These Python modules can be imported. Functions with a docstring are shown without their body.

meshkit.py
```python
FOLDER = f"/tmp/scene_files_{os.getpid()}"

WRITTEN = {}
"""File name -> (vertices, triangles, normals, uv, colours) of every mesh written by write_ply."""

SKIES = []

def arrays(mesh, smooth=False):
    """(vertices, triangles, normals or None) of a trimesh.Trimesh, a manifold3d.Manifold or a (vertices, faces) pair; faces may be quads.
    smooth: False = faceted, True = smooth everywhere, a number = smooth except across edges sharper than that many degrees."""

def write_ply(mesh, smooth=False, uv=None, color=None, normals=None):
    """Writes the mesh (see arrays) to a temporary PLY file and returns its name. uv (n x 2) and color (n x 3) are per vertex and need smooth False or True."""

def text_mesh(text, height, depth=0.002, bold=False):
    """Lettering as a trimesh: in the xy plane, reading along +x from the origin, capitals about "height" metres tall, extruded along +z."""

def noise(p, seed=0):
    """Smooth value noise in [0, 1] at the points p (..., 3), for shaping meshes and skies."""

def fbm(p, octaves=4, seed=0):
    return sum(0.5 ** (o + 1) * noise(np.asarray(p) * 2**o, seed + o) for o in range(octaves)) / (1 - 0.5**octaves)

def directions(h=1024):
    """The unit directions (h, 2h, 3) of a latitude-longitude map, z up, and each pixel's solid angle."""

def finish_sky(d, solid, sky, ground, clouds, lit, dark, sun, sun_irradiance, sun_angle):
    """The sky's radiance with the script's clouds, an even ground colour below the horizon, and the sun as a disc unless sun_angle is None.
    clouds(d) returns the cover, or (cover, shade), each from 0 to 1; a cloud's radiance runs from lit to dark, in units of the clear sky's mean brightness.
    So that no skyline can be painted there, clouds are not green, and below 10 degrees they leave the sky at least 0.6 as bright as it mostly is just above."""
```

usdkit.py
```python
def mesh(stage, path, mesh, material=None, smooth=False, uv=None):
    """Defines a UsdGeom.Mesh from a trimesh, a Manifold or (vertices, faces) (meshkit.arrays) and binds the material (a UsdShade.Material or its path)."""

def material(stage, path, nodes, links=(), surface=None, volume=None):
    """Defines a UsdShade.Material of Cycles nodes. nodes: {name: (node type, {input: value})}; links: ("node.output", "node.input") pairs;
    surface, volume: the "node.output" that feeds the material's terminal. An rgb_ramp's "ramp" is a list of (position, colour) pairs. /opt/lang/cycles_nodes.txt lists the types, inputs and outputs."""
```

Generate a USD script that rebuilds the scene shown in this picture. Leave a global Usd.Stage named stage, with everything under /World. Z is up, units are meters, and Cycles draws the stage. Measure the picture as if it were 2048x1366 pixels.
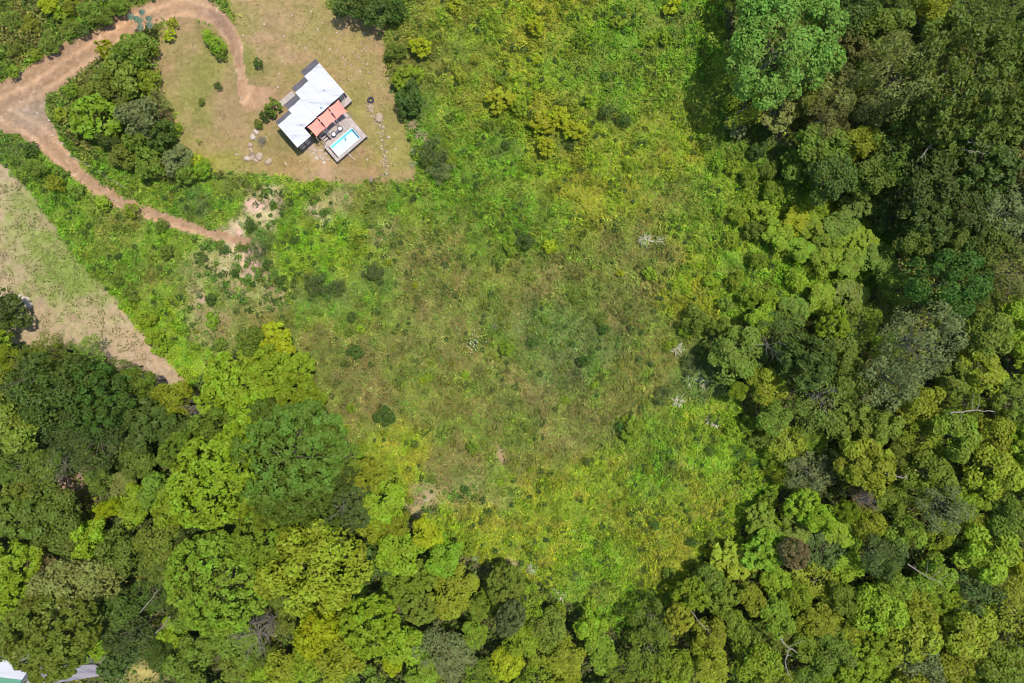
import math
import numpy as np
import shapely
from shapely.geometry import Polygon, LineString
import meshkit, usdkit
from pxr import Usd, UsdGeom, UsdLux, UsdShade, Gf, Sdf, Vt

stage = Usd.Stage.CreateInMemory()
UsdGeom.SetStageUpAxis(stage, UsdGeom.Tokens.z)
UsdGeom.SetStageMetersPerUnit(stage, 1.0)
world = UsdGeom.Xform.Define(stage, "/World")
stage.SetDefaultPrim(world.GetPrim())
UsdGeom.Scope.Define(stage, "/World/Looks")
LOOK = "/World/Looks/"

# ------------------------------------------------------------------ camera, sky, sun, exposure
H = 85.0            # flying height of the camera above the meadow
F = 1368.0          # focal length in photograph pixels (2048 wide)
EXPOSURE = 1.2
cam = UsdGeom.Camera.Define(stage, "/World/camera")
cam.CreateHorizontalApertureAttr(36.0)
cam.CreateVerticalApertureAttr(36.0 * 683 / 1024)
cam.CreateFocalLengthAttr(36.0 * F / 2048)
cam.CreateClippingRangeAttr(Gf.Vec2f(0.5, 5000))
cam.AddTranslateOp().Set(Gf.Vec3d(0, 0, H))
cam.CreateExposureAttr(EXPOSURE)

sun_dir = np.array([0.26, 0.13, 0.955]); sun_dir /= np.linalg.norm(sun_dir)
sky_mat = usdkit.material(stage, LOOK + "sky_look", {
    "sky": ("sky_texture", {"sky_type": "single_scattering", "sun_disc": False, "sun_elevation": float(math.asin(sun_dir[2])),
                            "sun_rotation": float(math.atan2(sun_dir[0], sun_dir[1]))}),
    "bg": ("background_shader", {"strength": 0.15})}, [("sky.color", "bg.color")], surface="bg.background")
dome = UsdLux.DomeLight.Define(stage, "/World/sky")
UsdShade.MaterialBindingAPI.Apply(dome.GetPrim()).Bind(sky_mat)
dome.GetPrim().SetCustomDataByKey("kind", "structure")
sun = UsdLux.DistantLight.Define(stage, "/World/sun")
sun.CreateNormalizeAttr(True); sun.CreateIntensityAttr(0.88); sun.CreateAngleAttr(0.53)
sun.CreateColorAttr(Gf.Vec3f(1.0, 0.95, 0.86))
rot = Gf.Matrix4d(1.0); rot.SetRotate(Gf.Rotation(Gf.Vec3d(0, 0, 1), Gf.Vec3d(*map(float, sun_dir))))
sun.AddTransformOp().Set(rot)

# ------------------------------------------------------------------ helpers
rng = np.random.default_rng(7)
def P(px, py, z=0.0):
    """A point of the photograph as a point of the world at height z."""
    s = (H - z) / F
    return np.array([(px - 1024) * s, (683 - py) * s, z])
def to_px(x, y, z=0.0):
    s = F / (H - z)
    return 1024 + x * s, 683 - y * s
def gz(x, y):
    x, y = np.asarray(x, float), np.asarray(y, float)
    p = np.stack([x / 9.0, y / 9.0, np.zeros_like(x)], -1)
    n = meshkit.fbm(p, 3, 5) - 0.5
    d = np.hypot(x + 24, y - 27)
    k = np.clip((d - 9) / 10, 0, 1)
    return n * 1.1 * k
counts = {}
def numbered(parent, name):
    key = parent + "/" + name
    k = counts.get(key, 0); counts[key] = k + 1
    return key if k == 0 else f"{key}_{k:03d}"
def tag(prim, label=None, cat=None, group=None, kind=None):
    prim = prim.GetPrim() if hasattr(prim, "GetPrim") else prim
    for k, v in (("label", label), ("category", cat), ("group", group), ("kind", kind)):
        if v: prim.SetCustomDataByKey(k, v)
    return prim
def obj(name, mesh, mat, parent=None, smooth=False, color=None, label=None):
    path = numbered(str(parent.GetPath()) if parent is not None else "/World", name)
    m = usdkit.mesh(stage, path, mesh, LOOK + mat, smooth)
    if color is not None:
        UsdGeom.PrimvarsAPI(m).CreatePrimvar("tint", Sdf.ValueTypeNames.Color3fArray, "vertex").Set(Vt.Vec3fArray.FromNumpy(np.asarray(color, np.float32)))
    m.CreateDoubleSidedAttr(True)
    if label: m.GetPrim().SetCustomDataByKey("label", label)
    return m.GetPrim()
def thing(name, label, cat, loc=(0, 0, 0), rotz=0.0, group=None, scale=None):
    x = UsdGeom.Xform.Define(stage, numbered("/World", name))
    x.AddTranslateOp().Set(Gf.Vec3d(*map(float, loc)))
    if rotz: x.AddRotateZOp().Set(float(rotz))
    if scale is not None: x.AddScaleOp().Set(Gf.Vec3f(*map(float, scale)))
    return tag(x, label, cat, group)
def copy_of(proto, name, label, cat, loc, rotz=0.0, scale=(1, 1, 1), group=None):
    t = thing(name, label, cat, loc, rotz or 0.01, group, scale)
    t.GetReferences().AddInternalReference(proto); t.SetInstanceable(True)
    return t
def cat_mesh(parts):
    vs, fs, k = [], [], 0
    for v, f in parts:
        vs.append(np.asarray(v, float)); fs.append(np.asarray(f, int) + k); k += len(v)
    return np.vstack(vs), np.vstack(fs)
BOXF = np.array([[0,2,1],[0,3,2],[4,5,6],[4,6,7],[0,1,5],[0,5,4],[1,2,6],[1,6,5],[2,3,7],[2,7,6],[3,0,4],[3,4,7]])
def prism(quad, z0, z1, inset=0.0):
    """A slab on four corner points (counter-clockwise x, y), from z0 to z1; the top may be drawn in a little (a chamfer)."""
    q = np.asarray(quad, float)[:, :2]
    if np.cross(q[1] - q[0], q[2] - q[0]) < 0: q = q[::-1]
    c = q.mean(0); t = q + (c - q) * inset
    z0 = np.broadcast_to(z0, 4); z1 = np.broadcast_to(z1, 4)
    return np.vstack([np.c_[q, z0], np.c_[t, z1]]), BOXF
def tube(path, radii, sides=6):
    path = np.asarray(path, float); radii = np.broadcast_to(radii, len(path))
    vs, fs = [], []
    for i, (p, r) in enumerate(zip(path, radii)):
        d = path[min(i + 1, len(path) - 1)] - path[max(i - 1, 0)]
        d = d / (np.linalg.norm(d) + 1e-9)
        a = np.cross(d, [0.31, 0.17, 0.93] if abs(d[2]) < 0.9 else [1, 0.1, 0]); a /= np.linalg.norm(a); b = np.cross(d, a)
        t = np.arange(sides) / sides * 2 * np.pi
        vs.append(p + r * (np.cos(t)[:, None] * a + np.sin(t)[:, None] * b))
    n = len(path)
    for i in range(n - 1):
        for k in range(sides):
            a, b = i * sides + k, i * sides + (k + 1) % sides
            fs += [[a, b, b + sides], [a, b + sides, a + sides]]
    v = np.vstack(vs + [path[:1], path[-1:]])
    for k in range(sides):
        fs += [[n * sides, (k + 1) % sides, k], [n * sides + 1, (n - 1) * sides + k, (n - 1) * sides + (k + 1) % sides]]
    return v, np.array(fs)
def leaves(c, nrm, length, width, r, fold=0.25):
    """Leaf-shaped rhombs at c facing nrm, turned at random about it."""
    n = len(c)
    nrm = nrm / (np.linalg.norm(nrm, axis=1, keepdims=True) + 1e-9)
    h = r.normal(size=(n, 3)); a = h - (h * nrm).sum(1, keepdims=True) * nrm
    a /= np.linalg.norm(a, axis=1, keepdims=True) + 1e-9
    b = np.cross(nrm, a)
    L = np.broadcast_to(length, n)[:, None]; W = np.broadcast_to(width, n)[:, None]
    p0 = c - a * L * .5; p2 = c + a * L * .5 - nrm * L * fold * .5
    p1 = c + b * W * .5 + nrm * L * fold * .25; p3 = c - b * W * .5 + nrm * L * fold * .25
    v = np.stack([p0, p1, p2, p3], 1).reshape(-1, 3)
    k = np.arange(n)[:, None] * 4
    f = np.hstack([k + [[0, 1, 2]], k + [[0, 2, 3]]]).reshape(-1, 3)
    return v, f

# ------------------------------------------------------------------ materials
def leaf_look(name, col, tint=False, spread=0.42, hue=0.016, gloss=0.10):
    nodes = {"isl": ("geometry", {}), "ob": ("object_info", {}), "tc": ("texture_coordinate", {}),
             "nz": ("noise_texture", {"scale": 0.55, "detail": 2.0}),
             "v1": ("map_range", {"from_min": 0.0, "from_max": 1.0, "to_min": 1 - spread, "to_max": 1 + spread}),
             "v2": ("map_range", {"from_min": 0.3, "from_max": 0.7, "to_min": 0.78, "to_max": 1.22}),
             "v3": ("map_range", {"from_min": 0.0, "from_max": 1.0, "to_min": 0.8, "to_max": 1.2}),
             "m1": ("math", {"math_type": "multiply"}), "m2": ("math", {"math_type": "multiply"}),
             "h1": ("map_range", {"from_min": 0.3, "from_max": 0.7, "to_min": 0.5 - hue, "to_max": 0.5 + hue}),
             "h2": ("map_range", {"from_min": 0.0, "from_max": 1.0, "to_min": -0.002, "to_max": 0.018}), "ha": ("math", {"math_type": "add"}),
             "hsv": ("hsv", {"saturation": 1.0, "fac": 1.0}),
             "p": ("principled_bsdf", {"roughness": 0.55, "specular_ior_level": gloss * 2}),
             "t": ("translucent_bsdf", {}), "mix": ("mix_closure", {"fac": 0.35})}
    links = [("isl.random_per_island", "v1.value"), ("tc.object", "nz.vector"), ("nz.fac", "v2.value"), ("ob.random", "v3.value"),
             ("v1.result", "m1.value1"), ("v2.result", "m1.value2"), ("m1.value", "m2.value1"), ("v3.result", "m2.value2"), ("m2.value", "hsv.value"),
             ("nz.fac", "h1.value"), ("ob.random", "h2.value"), ("h1.result", "ha.value1"), ("h2.result", "ha.value2"), ("ha.value", "hsv.hue"),
             ("hsv.color", "p.base_color"), ("hsv.color", "t.color"), ("p.BSDF", "mix.closure1"), ("t.BSDF", "mix.closure2")]
    if tint:
        nodes["at"] = ("attribute", {"attribute": "tint"}); links.append(("at.color", "hsv.color"))
        nodes["v3"][1].update(to_min=1.0, to_max=1.0); nodes["h2"][1].update(to_min=0.0, to_max=0.0); nodes["v2"][1].update(to_min=0.9, to_max=1.1); nodes["h1"][1].update(to_min=0.49, to_max=0.51)
    else:
        nodes["hsv"][1]["color"] = col
    usdkit.material(stage, LOOK + name, nodes, links, surface="mix.closure")
LEAF = {  # base colours of the foliage
    "mid": (.088, .122, .011), "lime": (.135, .182, .008), "yellow": (.205, .225, .006), "olive": (.102, .124, .012),
    "gold": (.152, .170, .009), "umber": (.112, .113, .024), "dark": (.056, .082, .011), "deep": (.048, .086, .010),
    "blue": (.064, .092, .018), "grey": (.104, .118, .036), "orange": (.180, .166, .014), "brown": (.145, .108, .042),
    "pale": (.100, .156, .014), "bright": (.112, .170, .008), "clear": (.092, .146, .018), "moss": (.076, .102, .011), "fern": (.066, .100, .010), "leaf": (.112, .152, .010)}
LEAF = {k: tuple((1.75 if k in ('dark', 'deep', 'blue') else 2.0) * x for x in c) for k, c in LEAF.items()}
for k, c in LEAF.items(): leaf_look("leaf_" + k, c)
leaf_look("grass_look", None, tint=True, spread=0.32)

def plain(name, col, rough=0.7, noise=0.15, scale=3.0, bump=0.0, metallic=0.0, spec=0.4):
    lo, hi = [tuple(x * (1 + s * noise) for x in col) for s in (-1, 1)]
    nodes = {"tc": ("texture_coordinate", {}), "n": ("noise_texture", {"scale": scale, "detail": 4.0, "roughness": 0.6}),
             "r": ("rgb_ramp", {"ramp": [(0.3, lo), (0.7, hi)]}),
             "p": ("principled_bsdf", {"roughness": rough, "metallic": metallic, "specular_ior_level": spec})}
    links = [("tc.object", "n.vector"), ("n.fac", "r.fac"), ("r.color", "p.base_color")]
    if bump:
        nodes["b"] = ("bump", {"strength": 0.6, "distance": bump}); links += [("n.fac", "b.height"), ("b.normal", "p.normal")]
    usdkit.material(stage, LOOK + name, nodes, links, surface="p.BSDF")
usdkit.material(stage, LOOK + "ground_look", {
    "at": ("attribute", {"attribute": "tint"}), "g": ("geometry", {}),
    "n": ("noise_texture", {"scale": 1.6, "detail": 6.0, "roughness": 0.7}), "n2": ("noise_texture", {"scale": 9.0, "detail": 3.0, "roughness": 0.7}),
    "a": ("map_range", {"from_min": 0.3, "from_max": 0.7, "to_min": 0.75, "to_max": 1.25}),
    "b": ("map_range", {"from_min": 0.3, "from_max": 0.7, "to_min": 0.8, "to_max": 1.2}),
    "m": ("math", {"math_type": "multiply"}), "h": ("hsv", {}), "bp": ("bump", {"strength": 0.5, "distance": 0.08}),
    "p": ("principled_bsdf", {"roughness": 0.95, "specular_ior_level": 0.1})},
    [("g.position", "n.vector"), ("g.position", "n2.vector"), ("n.fac", "a.value"), ("n2.fac", "b.value"), ("a.result", "m.value1"), ("b.result", "m.value2"),
     ("m.value", "h.value"), ("at.color", "h.color"), ("h.color", "p.base_color"), ("n2.fac", "bp.height"), ("bp.normal", "p.normal")], surface="p.BSDF")
plain("bark", (.065, .055, .038), 0.9, .3, 4, .02)
plain("pale_bark", (.125, .11, .082), 0.95, .4, 5, .03, spec=.1)
plain("dead_wood", (.125, .105, .082), 0.9, .25, 4, .01)
plain("rock", (.205, .150, .100), 0.9, .22, 3, .04)
plain("pale_rock", (.25, .205, .155), 0.9, .15, 3, .04)
plain("brown_rock", (.13, .092, .06), 0.9, .25, 3, .04)
plain("flagstone", (.21, .155, .11), 0.9, .2, 2, .02)
plain("concrete", (.22, .19, .165), 0.9, .15, 2, .01)
plain("container_wall", (.025, .028, .035), 0.5, .2, 1)
plain("dark_roof", (.05, .045, .05), 0.8, .22, 1.3)
plain("deck_wood", (.25, .205, .18), 0.75, .2, 1.6, .004)
plain("deck_wood_dark", (.21, .17, .15), 0.75, .2, 1.6, .004)
plain("deck_frame", (.12, .10, .085), 0.8, .2, 2)
plain("sail_cloth", (.50, .15, .11), 0.85, .06, 1.2)
plain("post_metal", (.25, .22, .2), 0.5, .1, 2)
plain("pool_wall", (.22, .66, .72), 0.4, .03, 1)
plain("pool_floor", (.40, .50, .51), 0.4, .03, 1)
plain("pool_rim", (.36, .32, .28), 0.7, .06, 2)
plain("wicker", (.035, .03, .026), 0.7, .2, 12)
plain("cushion", (.40, .40, .385), 0.9, .03, 4)
plain("table_top", (.05, .05, .055), 0.4, .1, 4)
plain("white_paint", (.36, .36, .36), 0.6, .06, 2)
plain("blue_plastic", (.25, .34, .50), 0.5, .1, 4)
plain("black_rubber", (.02, .02, .022), 0.8, .2, 6)
plain("pipe", (.20, .17, .12), 0.6, .12, 3)
plain("green_sheet", (.06, .165, .10), 0.6, .08, .6)
plain("pale_wall", (.30, .285, .26), 0.8, .1, 1)
plain("strap_leaf", (.085, .125, .03), 0.8, .35, 1, spec=.1)
plain("dry_strap_leaf", (.235, .215, .145), 0.9, .35, 1, spec=.05)
plain("pink_strap_leaf", (.19, .115, .08), 0.9, .3, 1, spec=.05)
plain("blossom", (.45, .44, .38), 0.8, .05, 3)
plain("umbrella_leaf", (.040, .066, .034), 0.6, .2, 2)
def roof_look(name, a, b, dirt):
    usdkit.material(stage, LOOK + name, {"g": ("texture_coordinate", {}), "n": ("noise_texture", {"scale": 0.9, "detail": 5.0, "roughness": 0.65}),
        "mp": ("mapping", {"rotation": (0, 0, 0.856), "scale": (.35, 2.4, 1)}), "w": ("noise_texture", {"scale": 3.0, "detail": 3.0}),
        "r": ("rgb_ramp", {"ramp": [(0.30, dirt), (0.42, b), (0.58, a)]}), "p": ("principled_bsdf", {"roughness": 0.5, "specular_ior_level": 0.3})},
        [("g.object", "mp.vector"), ("mp.vector", "n.vector"), ("n.fac", "r.fac"), ("r.color", "p.base_color")], surface="p.BSDF")
roof_look("white_sheet", (.315, .315, .33), (.275, .275, .29), (.175, .175, .19))
roof_look("grey_sheet", (.17, .155, .165), (.115, .11, .135), (.075, .075, .105))
usdkit.material(stage, LOOK + "water_look", {"f": ("fresnel", {"IOR": 1.33}), "t": ("transparent_bsdf", {"color": (.86, .97, .98)}),
    "g": ("glossy_bsdf", {"roughness": 0.03, "color": (1, 1, 1)}), "m": ("mix_closure", {})},
    [("f.fac", "m.fac"), ("t.BSDF", "m.closure1"), ("g.BSDF", "m.closure2")], surface="m.closure")
usdkit.material(stage, LOOK + "pane_look", {"f": ("fresnel", {"IOR": 1.6}), "t": ("transparent_bsdf", {"color": (.7, .75, .78)}),
    "g": ("glossy_bsdf", {"roughness": 0.02, "color": (1, 1, 1)}), "m": ("mix_closure", {})},
    [("f.fac", "m.fac"), ("t.BSDF", "m.closure1"), ("g.BSDF", "m.closure2")], surface="m.closure")

# ------------------------------------------------------------------ the ground: regions traced in photograph pixels
ROAD = [Polygon([(-220,300),(-220,235),(0,166),(60,130),(130,85),(200,45),(280,10),(340,-8),(360,-60),(420,-60),(432,8),(466,45),(484,90),(489,130),(494,168),(555,180),(535,205),(492,226),(480,205),(474,165),(468,118),(458,92),(440,65),(408,42),(370,32),(330,40),(285,62),(240,88),(200,120),(160,148),(98,192),(92,225),(105,250),(130,290),(165,335),(200,362),(250,395),(310,418),(375,440),(440,462),(500,478),(496,492),(440,482),(360,460),(290,438),(225,412),(160,368),(110,328),(75,300),(40,272),(0,263)])]
TRACKS = [LineString([(-200,265),(0,212),(70,180),(140,130),(210,85),(290,38),(370,12),(430,30),(465,75),(478,130),(484,190)]),
          LineString([(0,225),(70,260),(120,310),(180,362),(240,400),(310,428),(380,448),(450,470)])]
LAWN = Polygon([(325,62),(345,40),(372,33),(408,42),(440,60),(470,40),(430,-80),(640,-80),(655,18),(700,25),(770,55),(768,80),(772,135),(786,190),(806,245),(824,300),(834,340),(828,362),(790,368),(745,360),(700,369),(640,360),(600,366),(560,352),(470,344),(420,346),(392,336),(348,302),(352,240),(340,215),(312,182),(300,132),(308,100)])
FIELD = Polygon([(-300,300),(0,325),(22,342),(66,392),(140,500),(215,582),(270,650),(312,692),(346,737),(382,772),(350,800),(250,790),(100,760),(0,760),(-300,760)])
FOREST = Polygon([(1445,-300),(1452,150),(1500,235),(1600,300),(1650,390),(1790,470),(1785,560),(1640,625),(1480,650),(1445,740),(1470,800),(1560,880),(1575,965),(1490,1060),(1450,1130),(1365,1175),(1300,1235),(1240,1270),(1060,1165),(960,1125),(870,1080),(750,965),(705,890),(650,810),(610,720),(560,655),(480,700),(410,745),(370,785),(250,745),(150,695),(0,690),(-400,690),(-400,1800),(2500,1800),(2500,-300)])
BANK = Polygon([(98,195),(165,150),(240,90),(290,62),(322,62),(308,100),(300,132),(312,182),(345,215),(352,240),(345,300),(400,338),(470,345),(470,360),(330,365),(250,340),(170,300),(120,265),(95,228)])
SCRUB = Polygon([(-220,225),(0,160),(60,122),(130,78),(200,38),(280,4),(340,-14),(340,-120),(-220,-120)])

C = dict(Y=(.170,.205,.010), G=(.108,.188,.012), L=(.140,.230,.010), O=(.118,.142,.020), B=(.132,.134,.030), S=(.215,.190,.075),
         D=(.048,.085,.017), T=(.082,.120,.026), P=(.36,.255,.165), R=(.27,.165,.10))
BLOBS = """O 880 40 90;Y 1000 80 110;Y 1000 200 80;Y 1150 270 80;G 1150 120 70;G 1250 200 90;D 1225 218 22;G 1350 130 90;Y 1330 280 80;O 930 130 60;G 1390 400 60;L 1490 390 70
Y 1250 400 70;G 900 270 60;D 820 205 30;G 1080 430 50;G 960 330 70;Y 1150 350 60;O 1320 400 40;G 1440 220 40;D 1500 230 55;D 1550 300 50;G 1490 310 40;L 1180 70 25;D 1010 290 20;D 1130 285 20;O 1340 60 30
L 650 500 60;L 660 510 75;L 720 500 45;L 690 480 50;L 610 540 30;O 880 470 50;B 860 550 70;B 900 640 80;B 780 670 55;O 1000 560 70;T 630 570 32;T 745 545 28;T 690 595 28;G 1000 480 40;B 1080 550 40;B 1240 590 55;B 1250 480 40
T 1140 690 70;T 1060 660 40;O 1180 560 50;B 1000 740 60;O 870 760 50;B 650 740 45;B 720 830 45;O 900 830 50;Y 780 920 50;B 910 920 40;O 960 960 45;S 850 1000 22;R 1008 910 9;B 1150 850 60;O 1250 780 50
G 1320 870 40;L 1385 880 50;L 1470 920 60;G 1300 970 50;Y 1100 1050 90;Y 1200 980 60;Y 1000 1010 40;Y 950 1060 50;Y 1290 1080 60;S 940 975 30;S 1000 1000 24;Y 900 20 60;Y 1080 20 70;G 1700 480 60;L 1600 460 45;Y 1660 440 30;G 1740 540 40;L 1660 540 40;L 1180 1080 50;L 1240 1130 45;Y 1050 1100 50;G 1160 1190 50;Y 1370 1010 60;O 1350 700 40;T 1400 740 35;G 1500 560 45;L 1560 540 50
Y 1370 560 50;B 1300 490 25;B 1335 530 25;O 560 660 40;G 740 630 40;G 1080 470 30;G 1000 690 30;O 1060 900 40;P 845 995 7;P 1030 1120 9;Y 1450 1060 40;O 1350 940 25
G 60 320 60;D 30 300 30;G 170 420 40;O 235 455 40;G 250 530 50;O 305 560 35;L 300 620 40;L 345 710 30;S 470 560 28;S 400 520 28;P 480 500 22;G 420 590 24;S 545 590 25;S 440 640 35;B 480 660 35;P 540 415 20
S 680 420 24;P 640 425 14;G 600 450 35;D 525 490 18;G 320 390 40;G 430 380 30;D 385 405 18;O 460 365 25;P 490 525 18;S 520 555 22;G 350 480 35;O 740 440 40;S 760 470 25;G 850 420 40;P 400 590 14;P 450 545 16
O 60 60 50;G 150 40 40;G 20 130 40;O 40 100 30;O 200 230 60;G 270 310 50;O 180 150 40;O 300 120 40;G 140 260 25"""
BL = [(l.split()[0], *map(float, l.split()[1:])) for l in BLOBS.replace("\n", ";").split(";")]
def warp(px, py, amp=14, f=1 / 30.0, seed=0):
    p = np.stack([px * f, py * f, np.zeros_like(px)], -1)
    return px + amp * 2 * (meshkit.fbm(p, 3, seed + 1) - .5), py + amp * 2 * (meshkit.fbm(p, 3, seed + 50) - .5)
def veg(px, py):
    """What grows at a point of the meadow: colour and how bare it is."""
    wx, wy = warp(px, py, 26, 1 / 26.0)
    acc = np.zeros(px.shape + (3,)); tot = np.zeros(px.shape); bare = np.zeros(px.shape)
    for key, x, y, r in BL:
        d2 = ((wx - x) ** 2 + (wy - y) ** 2) / (r * r)
        w = np.exp(-d2 * 1.1) * (60 / r) ** 0.6 + 1e-4 / (1 + d2)
        acc += w[..., None] * np.array(C[key]); tot += w
        if key in "PSR": bare += w * (0.9 if key != "S" else 0.55)
    c = acc / tot[..., None]
    q = np.stack([px / 34., py / 34., 0 * px], -1)
    m1 = np.clip((meshkit.fbm(q, 4, 201) - .50) * 3.2, -.5, .5)[..., None]; m2 = np.clip((meshkit.fbm(q * 1.7 + 9, 3, 207) - .5) * 2.4, -.4, .4)[..., None]
    c = c * (1 + .45 * m2) * (1 + m1 * np.array([-.20, .10, -.35]))
    return c, bare / tot

DX = 0.25
xs, ys = np.arange(-72, 72 + DX / 2, DX), np.arange(-50, 50 + DX / 2, DX)
X, Y = np.meshgrid(xs, ys)
Z = gz(X, Y)
PX, PY = to_px(X, Y, Z)
nx, ny = len(xs), len(ys)
def inside(poly, px, py, amp=5, f=1 / 14.0, seed=0):
    wx, wy = warp(px, py, amp, f, seed)
    return shapely.contains_xy(poly, wx, wy)
def road_mask(px, py):
    return np.any([inside(q, px, py, 4, 1 / 16.0, 3) for q in ROAD], 0)
vcol, vbare = veg(PX, PY)
n1 = meshkit.fbm(np.stack([X / 1.3, Y / 1.3, 0 * X], -1), 4, 11)
n2 = meshkit.fbm(np.stack([X / 5.0, Y / 5.0, 0 * X], -1), 4, 12)
fine = meshkit.noise(np.stack([X / .3, Y / .3, 0 * X], -1), 13)
gcol = vcol * .5 + np.array([.05, .038, .018]) * .4
gcol = gcol * (1 - vbare[..., None]) + vcol * vbare[..., None] * .68
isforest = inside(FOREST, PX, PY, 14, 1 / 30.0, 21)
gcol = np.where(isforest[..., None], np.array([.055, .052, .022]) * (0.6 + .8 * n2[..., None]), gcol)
red = np.exp(-(((PX - 120) / 60) ** 2 + ((PY - 965) / 30) ** 2)) * isforest
gcol = gcol * (1 - red[..., None]) + np.array([.26, .17, .11]) * red[..., None]
yard = np.exp(-(((PX - 290) / 45) ** 2 + ((PY - 1345) / 22) ** 2) * 1.2)
gcol = gcol * (1 - yard[..., None]) + np.array([.20, .17, .055]) * yard[..., None]
isbank = inside(BANK, PX, PY, 6, 1 / 14.0, 31) | inside(SCRUB, PX, PY, 5, 1 / 14.0, 33)
gcol = np.where(isbank[..., None], gcol * .8 + np.array([.05, .035, .015]), gcol)
# lawn: dry, worn brown and greener parts
lw = np.clip((n2 - .35) * 3 + (n1 - .5) * 1.2, 0, 1)[..., None]
lawn = np.array([.225, .190, .058]) * (1 - lw) + np.array([.268, .180, .088]) * lw
def blob(x, y, rx, ry): return np.exp(-(((PX - x) / rx) ** 2 + ((PY - y) / ry) ** 2))[..., None]
lawn += blob(540, 60, 70, 60) * np.array([.03, .005, .02]) + blob(700, 110, 60, 60) * np.array([.03, .0, .012])
lawn += blob(400, 180, 60, 110) * np.array([-.035, -.01, -.01]) + blob(490, 140, 25, 60) * np.array([-.06, -.02, -.02])
lawn += blob(730, 330, 60, 40) * np.array([.0, -.015, -.005]) + blob(590, 330, 70, 22) * np.array([.03, -.01, .0]) + blob(800, 330, 30, 45) * np.array([.015, .02, .0])
lawn += blob(632, 305, 22, 18) * np.array([.14, .10, .09]) + blob(560, 300, 26, 30) * np.array([-.03, -.03, .0])
lawn += blob(650, 345, 40, 18) * np.array([.06, .03, .04]) + blob(420, 320, 60, 25) * np.array([.0, .02, -.02])
# road: compacted reddish dirt with paler wheel tracks
pts = shapely.points(PX.ravel(), PY.ravel())
dist = np.min([shapely.distance(t, pts) for t in TRACKS], 0).reshape(PX.shape)
rut = np.exp(-((dist - 14) / 5.0) ** 2)[..., None]
road = np.array([.300, .184, .104]) * (.8 + .4 * n2[..., None]) * (.90 + .34 * rut * (.5 + n1[..., None])) + .03 * (fine[..., None] - .5)
road = road + blob(70, 230, 60, 40) * np.array([-.04, .0, .02]) + blob(440, 40, 40, 60) * np.array([-.05, -.03, -.008]) + blob(250, 60, 60, 40) * np.array([.03, .01, .0])
spots = np.clip((meshkit.noise(np.stack([X / .45, Y / .45, 0 * X], -1), 77) - .8) * 5, 0, 1)[..., None]
road = road + spots * np.array([.12, .10, .08])
# cut field: straw, green regrowth, pink bare soil
fg = np.clip(blob(150, 545, 90, 75) * 1.5 + blob(60, 440, 60, 100) * .9 - .18 + (n1[..., None] - .5) * 1.6, 0, 1)
field = np.array([.315, .235, .135]) * (.8 + .4 * n1[..., None])
field = field * (1 - fg) + np.array([.17, .21, .045]) * fg
pk = blob(300, 720, 70, 45); field = field * (1 - .6 * pk) + np.array([.36, .245, .165]) * .6 * pk
isroad, islawn, isfield = road_mask(PX, PY), inside(LAWN, PX, PY, 7, 1 / 12.0, 5), inside(FIELD, PX, PY, 4, 1 / 14.0, 7)
gcol = np.where(islawn[..., None], .60 * lawn * (.82 + .36 * n1[..., None]), gcol)
gcol = np.where(isfield[..., None] & ~isforest[..., None], .62 * field, gcol)
gcol = np.where(isroad[..., None], .66 * road, gcol)
gcol = np.clip(gcol, .008, .6)
cls = np.where(isroad, 1, np.where(islawn, 2, np.where(isfield & ~isforest, 3, np.where(isforest, 4, 0))))
cc = cls[:-1, :-1].ravel()
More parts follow.
